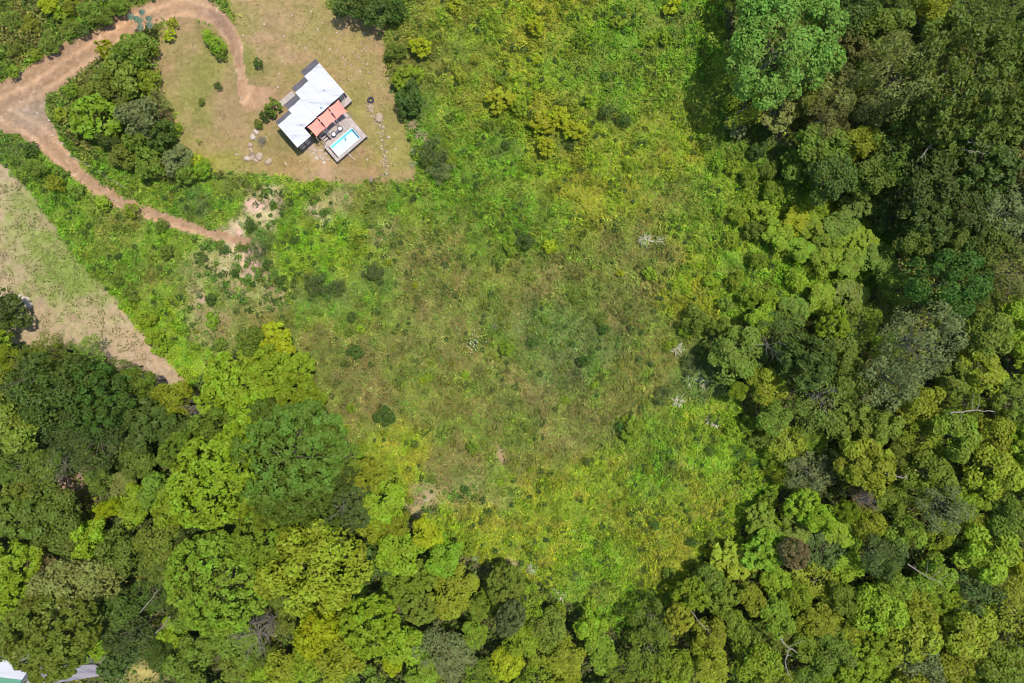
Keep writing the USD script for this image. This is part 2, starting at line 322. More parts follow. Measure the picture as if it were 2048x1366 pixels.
ii = (np.arange(ny - 1)[:, None] * nx + np.arange(nx - 1)[None]).ravel()
V = np.stack([X, Y, Z + .02 * (fine - .5)], -1).reshape(-1, 3); CV = gcol.reshape(-1, 3)
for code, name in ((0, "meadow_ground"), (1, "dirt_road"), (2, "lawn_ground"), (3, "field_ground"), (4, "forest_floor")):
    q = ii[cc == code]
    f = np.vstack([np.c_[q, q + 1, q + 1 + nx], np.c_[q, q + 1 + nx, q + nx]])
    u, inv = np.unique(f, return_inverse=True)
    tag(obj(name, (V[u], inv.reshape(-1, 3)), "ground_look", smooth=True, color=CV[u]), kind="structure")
# the country beyond the frame
ring, fr = [], []
bx = [(-72, -50), (72, -50), (72, 50), (-72, 50)]; R2 = 2500
inner = np.array([(x, y) for x, y in bx], float); outer = inner * R2 / 72
vv = np.vstack([np.c_[inner, np.full(4, -.8)], np.c_[outer, np.full(4, -3.0)]])
ff = [[k, k + 4, (k + 1) % 4 + 4] for k in range(4)] + [[k, (k + 1) % 4 + 4, (k + 1) % 4] for k in range(4)]
tag(obj("surrounding_terrain", (vv, np.array(ff)), "ground_look", color=np.tile([.06, .075, .02], (8, 1))), kind="structure")

# ------------------------------------------------------------------ grass, herbs and undergrowth (nobody could count them)
def scatter(n, accept, length, width, hmax, hclump, colour, name, label, cat, seed, tilt=.8, vary=.22):
    r = np.random.default_rng(seed)
    x, y = r.uniform(-68, 68, n), r.uniform(-47, 47, n)
    z0 = gz(x, y); px, py = to_px(x, y, z0)
    keep = accept(px, py, x, y, r)
    x, y, z0, px, py = (a[keep] for a in (x, y, z0, px, py)); n = len(x)
    cl = meshkit.fbm(np.stack([x / hclump, y / hclump, 0 * x], -1), 3, seed + 3)
    cl2 = meshkit.noise(np.stack([x / .55, y / .55, 0 * x], -1), seed + 4)
    hh = hmax * np.clip(.15 + 1.5 * (cl - .3), .1, 1.4) * (.4 + 1.0 * cl2)
    z = z0 + hh * r.uniform(.25, 1, n) + .03
    nr = np.c_[r.normal(size=(n, 2)) * tilt, np.abs(r.normal(1, .3, n))]
    s = r.uniform(.65, 1.35, n)
    v, f = leaves(np.c_[x, y, z], nr, length * s, width * s, r)
    col = colour(px, py, x, y, r) * np.exp(r.normal(0, vary, n))[:, None]
    cn = meshkit.noise(np.stack([x / .9, y / .9, 0 * x], -1), seed + 9)
    col = col * (.60 + .80 * cn)[:, None]
    col = col * (1 + np.c_[r.normal(0, .10, n), np.zeros(n), np.zeros(n)])
    tag(obj(name, (v, f), "grass_look", color=np.repeat(np.clip(col, .006, .5), 4, 0)), label, cat, kind="stuff")
def in_open(px, py):
    h = np.random.default_rng(len(px)).normal(0, 4.5, (2, len(px)))
    return ~road_mask(px + h[0] * .6, py + h[1] * .6) & ~inside(LAWN, px + h[0], py + h[1], 7, 1 / 12.0, 5) & ~inside(FIELD, px, py, 4, 1 / 14.0, 7) & ~inside(FOREST, px, py, 14, 1 / 30.0, 21)
def acc_meadow(px, py, x, y, r):
    _, b = veg(px, py)
    gap = meshkit.fbm(np.stack([x / .9, y / .9, 0 * x], -1), 3, 61)
    return in_open(px, py) & (r.uniform(size=len(px)) > b * (0.8 + 4.5 * (gap - .5)))
def col_meadow(px, py, x, y, r):
    c, b = veg(px, py)
    g = np.clip(b * 1.4, 0, 1)[:, None] * (r.uniform(size=len(px)) < .55)[:, None]
    c = c * (1 - g) + np.array([.095, .13, .026]) * g
    k = (r.uniform(size=len(px)) < .30)[:, None]
    c = np.where(k, c * .35 + np.array([.095, .155, .018]) * .65, c) * 1.75
    t = (r.uniform(size=len(px)) < .06)[:, None]
    return np.where(t, c * .3 + np.array([.22, .20, .05]) * .7, c)
scatter(300000, acc_meadow, .50, .16, .42, 3.0, col_meadow, "meadow_grass", "long grass of the meadow, yellow-green above and olive brown in the middle", "grass", 101)
def tufts(n, name, label, cat, seed):
    """Bushy little weeds: bunches of leaves round a low centre."""
    r = np.random.default_rng(seed)
    x, y = r.uniform(-68, 68, n), r.uniform(-47, 47, n); px, py = to_px(x, y, 0)
    c, b = veg(px, py)
    lush = np.clip((c[:, 1] - .125) / .06, .30, 1)
    m = meshkit.fbm(np.stack([x / 2.4, y / 2.4, 0 * x], -1), 3, 71)
    lush = np.maximum(lush, np.clip(b * 2.2, 0, .8))
    keep = in_open(px, py) & (r.uniform(size=n) < lush * np.clip(.55 + 5 * (m - .5), .1, 1))
    x, y, c, b = x[keep], y[keep], c[keep], b[keep]; n = len(x); k = 24
    c = np.where((b > .22)[:, None], np.array([.075, .125, .018]), c)
    R = r.uniform(.18, .52, n); h = R * r.uniform(.7, 1.6, n)
    d = r.normal(size=(n, k, 3)); d[..., 2] = np.abs(d[..., 2]); d /= np.linalg.norm(d, axis=2, keepdims=True)
    p = np.stack([x, y, gz(x, y) + .12], -1)[:, None] + d * np.stack([R, R, h], -1)[:, None] * r.uniform(.7, 1.1, (n, k, 1))
    nr = d + np.array([0, 0, .45]) + r.normal(size=d.shape) * .5
    v, f = leaves(p.reshape(-1, 3), nr.reshape(-1, 3), r.uniform(.2, .36, n * k), r.uniform(.11, .2, n * k), r)
    g = c * np.exp(r.normal(.34, .27, n))[:, None] * np.array([1.0, 1.12, .9])
    yl = (r.uniform(size=n) < .14)[:, None]; g = np.where(yl, g * .4 + np.array([.20, .22, .01]) * .6, g)
    dk = (r.uniform(size=n) < .16)[:, None]; g = np.where(dk, np.array([.055, .095, .016]), g)
    g = np.repeat(g, k, 0) * np.exp(r.normal(0, .25, n * k))[:, None]
    tag(obj(name, (v, f), "grass_look", color=np.repeat(np.clip(g, .006, .5), 4, 0)), label, cat, kind="stuff")
tufts(36000, "meadow_herbs", "leafy weeds standing in tufts above the meadow grass", "weeds", 102)
def acc_field(px, py, x, y, r):
    n = meshkit.fbm(np.stack([x / 1.0, y / 1.0, 0 * x], -1), 4, 81)
    g = np.exp(-(((px - 150) / 90) ** 2 + ((py - 545) / 80) ** 2)) + .55 * np.exp(-(((px - 60) / 60) ** 2 + ((py - 430) / 80) ** 2))
    return inside(FIELD, px, py, 4, 1 / 14.0, 7) & ~inside(FOREST, px, py, 14, 1 / 30.0, 21) & (n < .46 + .30 * g)
scatter(420000, acc_field, .28, .08, .16, 2.0, lambda px, py, x, y, r: np.where((r.uniform(size=len(px)) < .35 + .5 * np.exp(-(((px - 150) / 100) ** 2 + ((py - 545) / 100) ** 2)))[:, None], np.array([[.165, .225, .036]]), np.array([[.33, .27, .13]])), "field_regrowth", "short green regrowth and stubble on the pale cut field", "grass", 103)
def acc_lawn(px, py, x, y, r):
    n = meshkit.fbm(np.stack([x / .9, y / .9, 0 * x], -1), 4, 91)
    u = (px * .655 + py * .755); v = -px * .755 + py * .655
    house = (u > 500) & (u < 690) & (v > -402) & (v < -255)
    return inside(LAWN, px, py, 7, 1 / 12.0, 5) & ~road_mask(px, py) & (n > .47) & ~house
scatter(200000, acc_lawn, .16, .05, .06, 2.0, lambda px, py, x, y, r: np.array([.150, .130, .036]) * np.ones((len(px), 1)), "lawn_grass", "dry mown grass of the lawn round the house", "grass", 104)
def acc_forest(px, py, x, y, r):
    red = np.exp(-(((px - 120) / 60) ** 2 + ((py - 965) / 30) ** 2)) + np.exp(-(((px - 290) / 45) ** 2 + ((py - 1345) / 22) ** 2) * 1.2)
    return inside(FOREST, px, py, 14, 1 / 30.0, 21) & (r.uniform(size=len(px)) > red)
scatter(230000, acc_forest, .46, .27, 2.6, 3.5, lambda px, py, x, y, r: np.where((meshkit.fbm(np.stack([x / 3.0, y / 3.0, 0 * x], -1), 3, 98) + np.clip((px - 1400) / 4000, -.1, .1) > .5)[:, None], np.array([[.165, .200, .018]]), np.array([[.095, .145, .018]])), "forest_undergrowth", "dark leafy undergrowth on the forest floor between the trees", "undergrowth", 105, vary=.35)
def acc_bank(px, py, x, y, r):
    return (inside(BANK, px, py, 6, 1 / 14.0, 31) | inside(SCRUB, px, py, 5, 1 / 14.0, 33)) & ~road_mask(px, py) & ~inside(LAWN, px, py, 7, 1 / 12.0, 5)
scatter(330000, acc_bank, .42, .22, 1.3, 2.2, lambda px, py, x, y, r: np.where((meshkit.fbm(np.stack([x / 2.2, y / 2.2, 0 * x], -1), 3, 95) > .52)[:, None], np.array([[.115, .175, .022]]), np.array([[.185, .185, .036]])), "bank_scrub", "tangled scrub and tall grass on the banks beside the dirt road", "scrub", 106, vary=.3)

# ------------------------------------------------------------------ trees and bushes
stage.CreateClassPrim("/World/plant_kinds")
# size class: (crown radius, height, crown depth)
SIZE = {"XL": (7.0, 13.5, 7.0), "L": (4.5, 10.0, 5.2), "M": (2.8, 7.5, 4.0), "S": (1.5, 2.8, 2.2), "XS": (.7, 1.2, 1.0)}
#        leaves by size, clump radius / crown radius, leaf length, width, jitter of clumps, inner leaves
FORM = {"cauliflower": dict(n=1.0, cr=.235, nc=46, ll=.40, lw=.26, rag=.14, flat=.75, loose=.45),
        "dome": dict(n=1.15, cr=.105, nc=230, ll=.40, lw=.28, rag=.05, flat=.7, loose=.6, lobe=.4),
        "clumpy": dict(n=.85, cr=.30, nc=26, ll=.42, lw=.27, rag=.26, flat=.85, loose=.6),
        "loose": dict(n=.55, cr=.26, nc=30, ll=.36, lw=.16, rag=.34, flat=.9, loose=1.1),
        "coarse": dict(n=.8, cr=.15, nc=95, ll=.50, lw=.34, rag=.2, flat=.8, loose=.7)}
NL = {"XL": 13000, "L": 7600, "M": 3900, "S": 1300, "XS": 330}
LS = {"XL": .86, "L": .80, "M": .76, "S": .60, "XS": .42}
def crown_mesh(size, form, seed):
    r = np.random.default_rng(seed); R, Ht, D = SIZE[size]; q = FORM[form]
    nc = max(7, int(q["nc"] * {"XL": 1.5, "L": 1.0, "M": .6, "S": .42, "XS": .22}[size]))
    cr = q["cr"] * R * {"XL": .8, "L": 1, "M": 1.2, "S": 1.35, "XS": 1.6}[size]
    k = np.arange(nc) + .5
    zc = 1 - 1.45 * k / nc; ph = k * 2.39996 + r.normal(0, .35, nc)
    rad = np.sqrt(np.clip(1 - zc ** 2, 0, 1))
    lob = 1 + q.get("lobe", 1) * (.16 * np.sin(2 * ph + r.uniform(0, 6)) + .11 * np.sin(3 * ph + r.uniform(0, 6))) + r.normal(0, q["rag"], nc) * .7
    rr = (R - cr * .75) * np.clip(lob, .45, 1.2)
    c = np.c_[np.cos(ph) * rad * rr, np.sin(ph) * rad * rr, Ht - D * .5 + zc * (D * .5 - cr * .4) * (1 + r.normal(0, q["rag"], nc))]
    crs = cr * r.uniform(.7, 1.3, nc)
    n = int(NL[size] * q["n"]); w = crs ** 2 * (0.35 + (zc > -.3)); which = r.choice(nc, n, p=w / w.sum())
    d = r.normal(size=(n, 3)); d /= np.linalg.norm(d, axis=1, keepdims=True)
    out = c[which] - np.array([0, 0, Ht - D * .7]); out /= np.linalg.norm(out, axis=1, keepdims=True) + 1e-9
    d = d + out * .55 + np.array([0, 0, .3]); d /= np.linalg.norm(d, axis=1, keepdims=True)
    depth = 1 - np.abs(r.normal(0, .18, n)) * q["loose"] * 1.4
    p = c[which] + d * (crs[which] * depth)[:, None] * np.array([1, 1, q["flat"]])
    s = np.clip(np.exp(r.normal(0, .33, n)), .4, 2.0) * LS[size]
    inner = r.uniform(size=n) < .18
    e = r.normal(size=(n, 3)); e /= np.linalg.norm(e, axis=1, keepdims=True); e[:, 2] = np.abs(e[:, 2]) * .8
    p = np.where(inner[:, None], np.array([0, 0, Ht - D * .72]) + e * np.array([R * .74, R * .74, D * .58]), p)
    nr = d + np.array([0, 0, .4]) + r.normal(size=(n, 3)) * .62
    v, f = leaves(p, nr, q["ll"] * s, q["lw"] * s, r)
    return v, f, c, zc
def trunk_mesh(size, c, zc, seed):
    r = np.random.default_rng(seed); R, Ht, D = SIZE[size]
    base = max(.04, Ht * .022); top = np.array([r.normal(0, .1) * R, r.normal(0, .1) * R, Ht - D * .75])
    parts = []
    if size in ("S", "XS"):
        idx = np.argsort(-c[:, 2])[:5]
        for i in idx: parts.append(tube([(0, 0, -.1), c[i] * [.4, .4, .5], c[i]], [base, base * .6, base * .2], 4))
    else:
        parts.append(tube([(0, 0, -.4), (0, 0, .5), top * .55, top], [base * 1.5, base, base * .8, base * .6], 7))
        for i in r.choice(len(c), min(len(c), 11), replace=False):
            mid = top + (c[i] - top) * .5 + [0, 0, -.02 * R]
            parts.append(tube([top * [1, 1, .92], mid, c[i] - (c[i] - top) * .2 - [0, 0, .1 * R]], [base * .45, base * .26, base * .08], 5))
    return cat_mesh(parts)
protos = {}
def proto(size, form, colour, var):
    key = (size, form, colour, var)
    if key not in protos:
        path = f"/World/plant_kinds/{form}_{size.lower()}_{colour}_{'abc'[var]}"
        x = UsdGeom.Xform.Define(stage, path).GetPrim()
        seed = 1000 + 97 * list(SIZE).index(size) + 13 * list(FORM).index(form) + var
        v, f, c, zc = crown_mesh(size, form, seed)
        t = trunk_mesh(size, c, zc, seed + 5)
        obj("stem" if size in ("S", "XS") else "trunk", t, "bark", x, smooth=True)
        obj("foliage" if size in ("S", "XS") else "crown", (v, f), "leaf_" + colour, x)
        protos[key] = path
    return protos[key]
WORD = {"mid": "mid-green", "lime": "lime-green", "yellow": "yellow-lime", "olive": "olive-green", "gold": "golden-olive", "umber": "brownish-olive",
        "dark": "dark green", "deep": "deep green", "blue": "blue-green", "grey": "grey-green", "orange": "orange-tinted", "brown": "brown", "pale": "pale green", "moss": "moss-green", "clear": "clear green", "fern": "fern-green", "leaf": "fresh-green", "bright": "bright green"}
FW = {"cauliflower": "billowy", "dome": "smooth-domed", "clumpy": "lumpy", "loose": "airy", "coarse": "coarse-leaved"}
LAND = [("the big billowy tree", 1568, 85), ("the white-roofed house", 625, 220), ("the pool deck", 705, 275), ("the road junction", 70, 225), ("the driveway bend", 455, 60),
        ("the umbrella-leaved sapling", 280, 37), ("the boulder row", 765, 300), ("the pale cut field", 150, 560), ("the pink-tipped rosettes", 830, 262), ("the broad lime-crowned tree", 427, 965),
        ("the broad dark fine-leaved tree", 577, 915), ("the golden-olive domed tree", 637, 1131), ("the wide flat green dome", 442, 1162), ("the brightest yellow-lime tree", 637, 1260),
        ("the bare grey twig tree", 502, 1277), ("the grey shed roof", 175, 1350), ("the brown-grey domed tree", 1585, 1104), ("the half-bare grey tree", 1842, 677), ("the fallen pale log", 1945, 822),
        ("the forked dead branch", 1575, 1305), ("the small round orange tree", 1357, 1237), ("the layered dark tree", 1606, 722), ("the grey pillar-like tree", 1020, 1235),
        ("the great coarse-leaved tree", 1935, 165), ("the wide brownish-olive tree", 1800, 160), ("the deep green tree by the gully", 1896, 565), ("the pale vine thicket", 1725, 490),
        ("the blue-green corner bush", 865, 305), ("the vivid green grass patch", 650, 500), ("the pink bare-soil spot", 1008, 910), ("the white-striped rosette", 1432, 845),
        ("the dark bush in mid meadow", 1170, 720), ("the yellow herb patch", 1100, 250), ("the red soil gap", 120, 965), ("the track end", 490, 485),
        ("the white-flowered bush", 950, 685), ("the grassy yard corner", 290, 1345), ("the feathery grey tree", 1880, 1012), ("the bleached branches", 1950, 295)]
def where(px, py):
    best = min(LAND, key=lambda l: (l[1] - px) ** 2 + (l[2] - py) ** 2)
    dx, dy = px - best[1], py - best[2]; d = math.hypot(dx, dy)
    if d < 12: return "right beside " + best[0], d
    a = math.degrees(math.atan2(-dy, dx)) % 360
    w = ["right of", "above right of", "above", "above left of", "left of", "below left of", "below", "below right of"][int((a + 22.5) // 45) % 8]
    return f"{w} {best[0]}", d
pending = []
def plant(px, py, rpx, colour, form="clumpy", h=None, label=None, big=None, group=None, squash=1.0):
    if big and px > 1690 and py < 560 and colour in ("olive", "mid", "deep") and int(px * 7 + py) % 5 < 3: colour = "moss"
    if big and px > 720 and py > 850 and colour in ("olive", "mid", "umber") and int(px * 3 + py) % 5 < 3: colour = "leaf" if px % 2 < 1 else "gold"
    if big and px < 330 and py > 900 and colour in ("olive", "mid") and int(px * 7 + py) % 5 < 2: colour = "moss"
    R0 = rpx * .0585
    size = min(SIZE, key=lambda s: abs(math.log(R0 / SIZE[s][0])))
    if big is None: big = bool(shapely.contains_xy(FOREST, px, py))
    if big and size == "S": size = "M"
    if not big and size == "M": size = "S"
    Rn, Hn, Dn = SIZE[size]
    k = R0 / Rn
    hh = h or Hn * min(1.2, max(.6, k))
    if h is None and big and 1400 < px < 1720 and 380 < py < 1150: hh = min(hh, 3.6 + 2.2 * k)
    if big and 1540 < px < 1800 and 400 < py < 640: hh = min(hh, 2.7)
    if big and h is None and 1440 < px < 1700 and 840 < py < 1180: hh = min(hh, 3.4)
    if h is None and big and 720 < px < 1460 and py > 980: hh = min(hh, 4.0 + 2.0 * k)
    if h is None and big and px > 1440 and py > 1080: hh = min(hh, 5.0 + 2.2 * k)
    zc = hh * .72
    p = P(px, py, zc); R = rpx * (H - zc) / F; k = R / Rn
    g = float(gz(p[0], p[1]))
    pending.append(dict(px=px, py=py, size=size, form=form, colour=colour, loc=(p[0], p[1], g - .02), k=k, kz=hh / Hn, label=label, big=big, group=group, squash=squash))
def T(text, **kw):
    for l in text.replace("\n", ";").split(";"):
        if not l.strip(): continue
        a = l.split()
        plant(float(a[0]), float(a[1]), float(a[2]), a[3], {"c": "cauliflower", "d": "dome", "l": "clumpy", "a": "loose", "o": "coarse"}[a[4]], float(a[5]) if len(a) > 5 else None, **kw)
# named, singular trees
def N(px, py, r, col, form, h, label, **kw): plant(px, py, r, col, form, h, label, big=True, group="forest trees", **kw)
N(1568, 85, 118, "clear", "cauliflower", 12.5, "big billowy clear-green tree standing free at the upper right edge of the meadow")
N(427, 965, 88, "lime", "dome", 14, "broad lime-green tree with the smoothest dome in the lower left forest")
N(577, 915, 112, "fern", "dome", 13, "broad deeper-green fine-leaved tree right of the lime dome at the meadow's lower left")
N(637, 1131, 92, "gold", "clumpy", 14, "golden-olive domed tree above the brightest yellow-lime tree")
N(442, 1162, 100, "leaf", "dome", 14, "wide flat green dome directly below the broad lime-crowned tree")
N(637, 1258, 46, "yellow", "cauliflower", 11, "brightest yellow-lime tree, in the bottom left forest beside the bare twigs")
N(1585, 1104, 28, "brown", "dome", 8, "small brown-grey domed tree at the lower right meadow edge")
N(1842, 677, 78, "grey", "loose", 12, "half-bare grey tree with pale branches showing, at the right forest edge")
N(1357, 1237, 28, "orange", "dome", 7, "small round orange-tinted tree at the bottom edge of the meadow")
N(1606, 722, 55, "dark", "coarse", 10, "layered dark tree with tiers of foliage right of the striped rosettes")
N(1020, 1235, 30, "grey", "dome", 10, "grey pillar-like tree between dark gaps at the bottom centre")
N(1935, 165, 120, "olive", "coarse", 15, "great coarse-leaved yellow-olive tree at the upper right corner")
N(1800, 160, 82, "umber", "loose", 13, "wide brownish-olive tree right of the big billowy tree")
N(1896, 565, 72, "deep", "cauliflower", 12, "deep green round tree by the gully in the right forest")
N(1880, 1012, 48, "grey", "loose", 10, "feathery grey-green tree in the lower right forest")
N(741, 1248, 58, "lime", "dome", 12, "lime-green domed tree right of the brightest yellow-lime tree")
N(105, 1262, 82, "olive", "dome", 13, "large olive-green tree spreading over the roofs in the bottom left corner")
FT = dict(big=True, group="forest trees")
# north-east forest
T("""1672 185 46 umber l;1650 238 48 umber a;1830 255 48 olive l;1770 58 48 mid l;1870 22 38 gold l;1985 45 62 olive a;1712 30 45 dark l;1720 285 38 gold l;1790 310 50 olive a;1590 335 30 pale o 4
1660 355 48 dark l;1745 350 42 mid l;1850 365 60 dark l;1962 335 58 dark o;2010 425 52 grey a;1930 425 48 dark l;1850 440 50 dark o;1590 440 27 yellow l 5;1625 455 28 lime l 5;1680 450 34 pale l 3;1715 485 36 lime d 3;1750 510 34 pale l 3;1700 525 30 leaf l 3;1770 545 30 pale l 3;1655 485 26 bright l 3;1655 515 30 lime l 6
1560 470 30 lime l 4;1600 500 28 bright l 4;1830 485 42 mid l;1985 500 48 mid l;2026 545 62 umber a;1955 480 40 dark l;1780 430 40 dark a;1900 470 40 olive l;2040 330 45 umber l;2030 240 60 olive o;1900 290 45 olive l
1780 755 58 grey a;1966 668 46 olive l;2036 685 36 lime l;1958 743 46 gold l;1838 815 42 gold l;1900 872 55 olive l;2032 795 45 olive c;1990 872 40 gold l;1469 702 55 mid l;1564 689 62 dark a;1676 702 46 mid l;1647 795 78 mid a
1531 768 38 gold l;1547 835 36 mid l;1475 782 20 lime l 4;1700 760 40 mid l;1712 850 45 olive o;1760 850 40 olive l;1700 600 40 olive l 5;1640 600 32 lime l 5;1770 620 36 olive a;1590 620 30 mid l 5;1520 640 30 lime l 4;1905 760 38 olive l
1730 930 55 gold c;1665 925 34 dark l;1858 947 48 olive l;1987 939 50 gold l;1800 908 34 olive c;1618 945 44 grey a 5;1602 1008 32 lime o 5;1527 1100 42 bright o 5;1640 1040 32 lime l 6;1690 1022 24 lime d 6;1726 990 30 brown a;1735 1045 32 olive l
1650 1098 42 blue a;1760 1110 46 blue a;1879 1065 32 umber a;1860 1150 40 olive l;1974 1108 56 lime l;2012 1042 46 pale l;2034 1130 32 yellow l;2011 1204 58 olive a;1871 1187 40 lime d;1950 1190 48 blue a;1929 1253 56 gold l;1755 1212 48 lime l
1684 1195 36 olive l;1635 1241 38 gold c;1550 1235 38 mid l;1700 1262 36 gold l;1759 1297 42 lime d;1718 1328 46 lime d;1821 1266 50 gold l;1842 1328 48 grey a;1905 1315 42 olive l;1654 1338 24 lime d;1535 1268 36 olive d;1510 1328 46 lime l
1419 1328 38 olive l;1490 1270 32 mid l;1382 1191 34 lime o;1440 1190 32 mid o;1300 1300 46 mid a;1590 1190 30 lime l;1550 1160 28 lime l;1500 1195 30 gold l;1570 1252 18 brown d;1980 1320 50 olive l;2030 1330 50 mid l;1780 1170 40 olive l
1810 1060 36 mid l;1830 1210 38 gold l;1690 1130 34 lime l;1610 1290 36 olive l;1460 1240 30 mid l;1350 1330 36 lime l;1250 1335 36 mid a;1200 1300 36 olive l;1940 1010 36 lime l;1780 1000 36 mid l;2040 960 42 olive l;1950 1060 36 gold l""", **FT)
# bottom centre and south-west forest
T("""704 1015 46 blue d;735 1120 40 dark l;766 1005 48 lime l 7;790 1048 28 gold l 6;852 1068 34 yellow l 6;800 1105 46 lime l 7;890 1112 38 bright l 6;907 1180 46 gold c;1012 1172 40 olive d 7;842 1212 36 olive d;962 1210 28 mid l;865 1290 44 grey a
907 1314 42 grey c;1014 1322 32 yellow l;1097 1252 38 olive l;1085 1305 32 umber a;1132 1312 38 gold l;1180 1258 32 lime l;786 1326 20 yellow c;682 1312 48 gold l;840 1340 38 olive l;960 1340 32 mid a;950 1270 30 olive l;790 1180 30 mid l;745 1050 32 mid l
125 780 72 dark l 13;205 800 62 deep o 12;180 880 66 blue a 12;290 845 52 dark o;350 858 36 dark l;281 765 32 mid l 8;352 792 34 gold l 8;30 845 55 olive l;60 780 50 dark o;20 715 30 gold a 8;70 715 24 mid l 7;240 735 22 mid a 7
482 770 62 lime o 8;542 745 48 lime o 8;441 790 44 lime o 8;597 735 30 lime o 6;552 685 36 yellow o 6;587 795 44 lime o 8;437 745 26 mid o 6;622 795 28 lime o 6;500 830 44 lime o 9;430 850 40 mid l 9;640 860 30 mid o 7
597 985 56 fern d 12;527 1077 62 leaf d 13;540 850 50 fern d 10;321 1080 44 olive l;261 1006 40 lime l;221 1016 18 yellow l 9;311 981 36 pale l;251 971 28 umber l;366 1062 32 dark l;360 900 36 mid d 10;110 1031 62 mid l;30 1035 46 mid o;30 1125 46 lime o
150 1172 74 umber l;80 1132 32 brown a;30 1272 55 olive a;112 1318 46 olive d 11;241 1212 42 dark l;311 1182 36 dark a;351 1267 30 lime l;376 1327 44 mid l;261 1272 48 blue a;231 1330 26 blue o 6;477 1327 34 olive l;522 1347 30 lime l
567 1337 34 gold l;622 1320 36 lime l;430 1270 38 mid l;240 1110 46 olive l;180 1080 40 lime l;320 1130 36 olive l;90 930 40 mid l;30 930 42 olive a;200 960 28 olive l;280 920 36 mid l;570 1240 30 olive l;700 1180 30 mid d;20 1200 40 lime o
640 1040 40 fern d 11;560 1010 46 fern d 12;480 890 44 lime d 11""", **FT)
# banks, scrub and lawn bushes
BT = dict(big=False, group="bushes on the road banks")
T("""185 233 46 bright d 4;280 232 38 grey l 5;250 145 38 olive l 3;268 102 36 mid l 4;145 180 15 bright l;312 205 26 umber a;232 190 30 olive a 3;205 95 17 yellow o 3;337 68 12 yellow o;344 46 11 yellow o;310 103 8 yellow o;225 140 22 mid l;300 160 24 lime l 2.2
300 330 30 mid l 3;250 310 26 olive l;350 318 28 grey l 3;372 345 22 mid l;210 275 24 dark l;320 270 28 dark o 4;270 285 28 mid l 4;120 230 14 gold l;180 185 22 olive l;215 165 24 olive l 3;160 210 18 gold a;330 235 18 brown a;395 318 14 yellow l;405 340 18 bright l
100 85 22 mid l 1.6;180 28 24 mid l 2.2;140 55 20 olive a 1.6;95 8 20 yellow l 2;30 95 18 olive a 1.4;205 30 20 mid l 2;235 12 18 mid l 2;60 45 20 gold a 1.4;20 40 22 mid a 1.8;140 12 18 gold a 1.6;25 145 14 bright l 1.2;70 108 13 lime l 1.2;165 58 14 dark l 1.5;120 30 15 lime l 1.5""", **BT)
LT = dict(big=False, group="small bushes on the lawn")
T("432 92 18 bright l 1.6;442 106 12 mid l 1.4;415 68 12 lime l 1.2;422 80 12 bright l 1.3;516 127 10 deep l 1.2;435 170 8 dark l 1.1;402 203 7 mid l .8;357 256 11 lime l 1.2;398 282 7 lime a .8;545 214 16 mid o 1.6;534 228 13 deep o 1.4;517 246 9 mid l 1.1", **LT)
ST = dict(big=False, group="bushes on the strip beside the cut field")
T("115 365 17 gold l 2;70 340 19 mid l 2;155 386 16 mid l;207 404 16 lime l;265 422 16 lime l;60 300 16 deep l;320 452 14 mid l;290 640 20 lime l 2;305 670 18 lime l;320 695 16 lime l;260 585 16 mid l;235 560 12 mid l;330 505 14 mid l;425 640 16 bright l;440 690 14 mid l;5 620 42 dark l 5;-8 650 30 lime l 4", **ST)
MT = dict(big=False, group="meadow bushes")
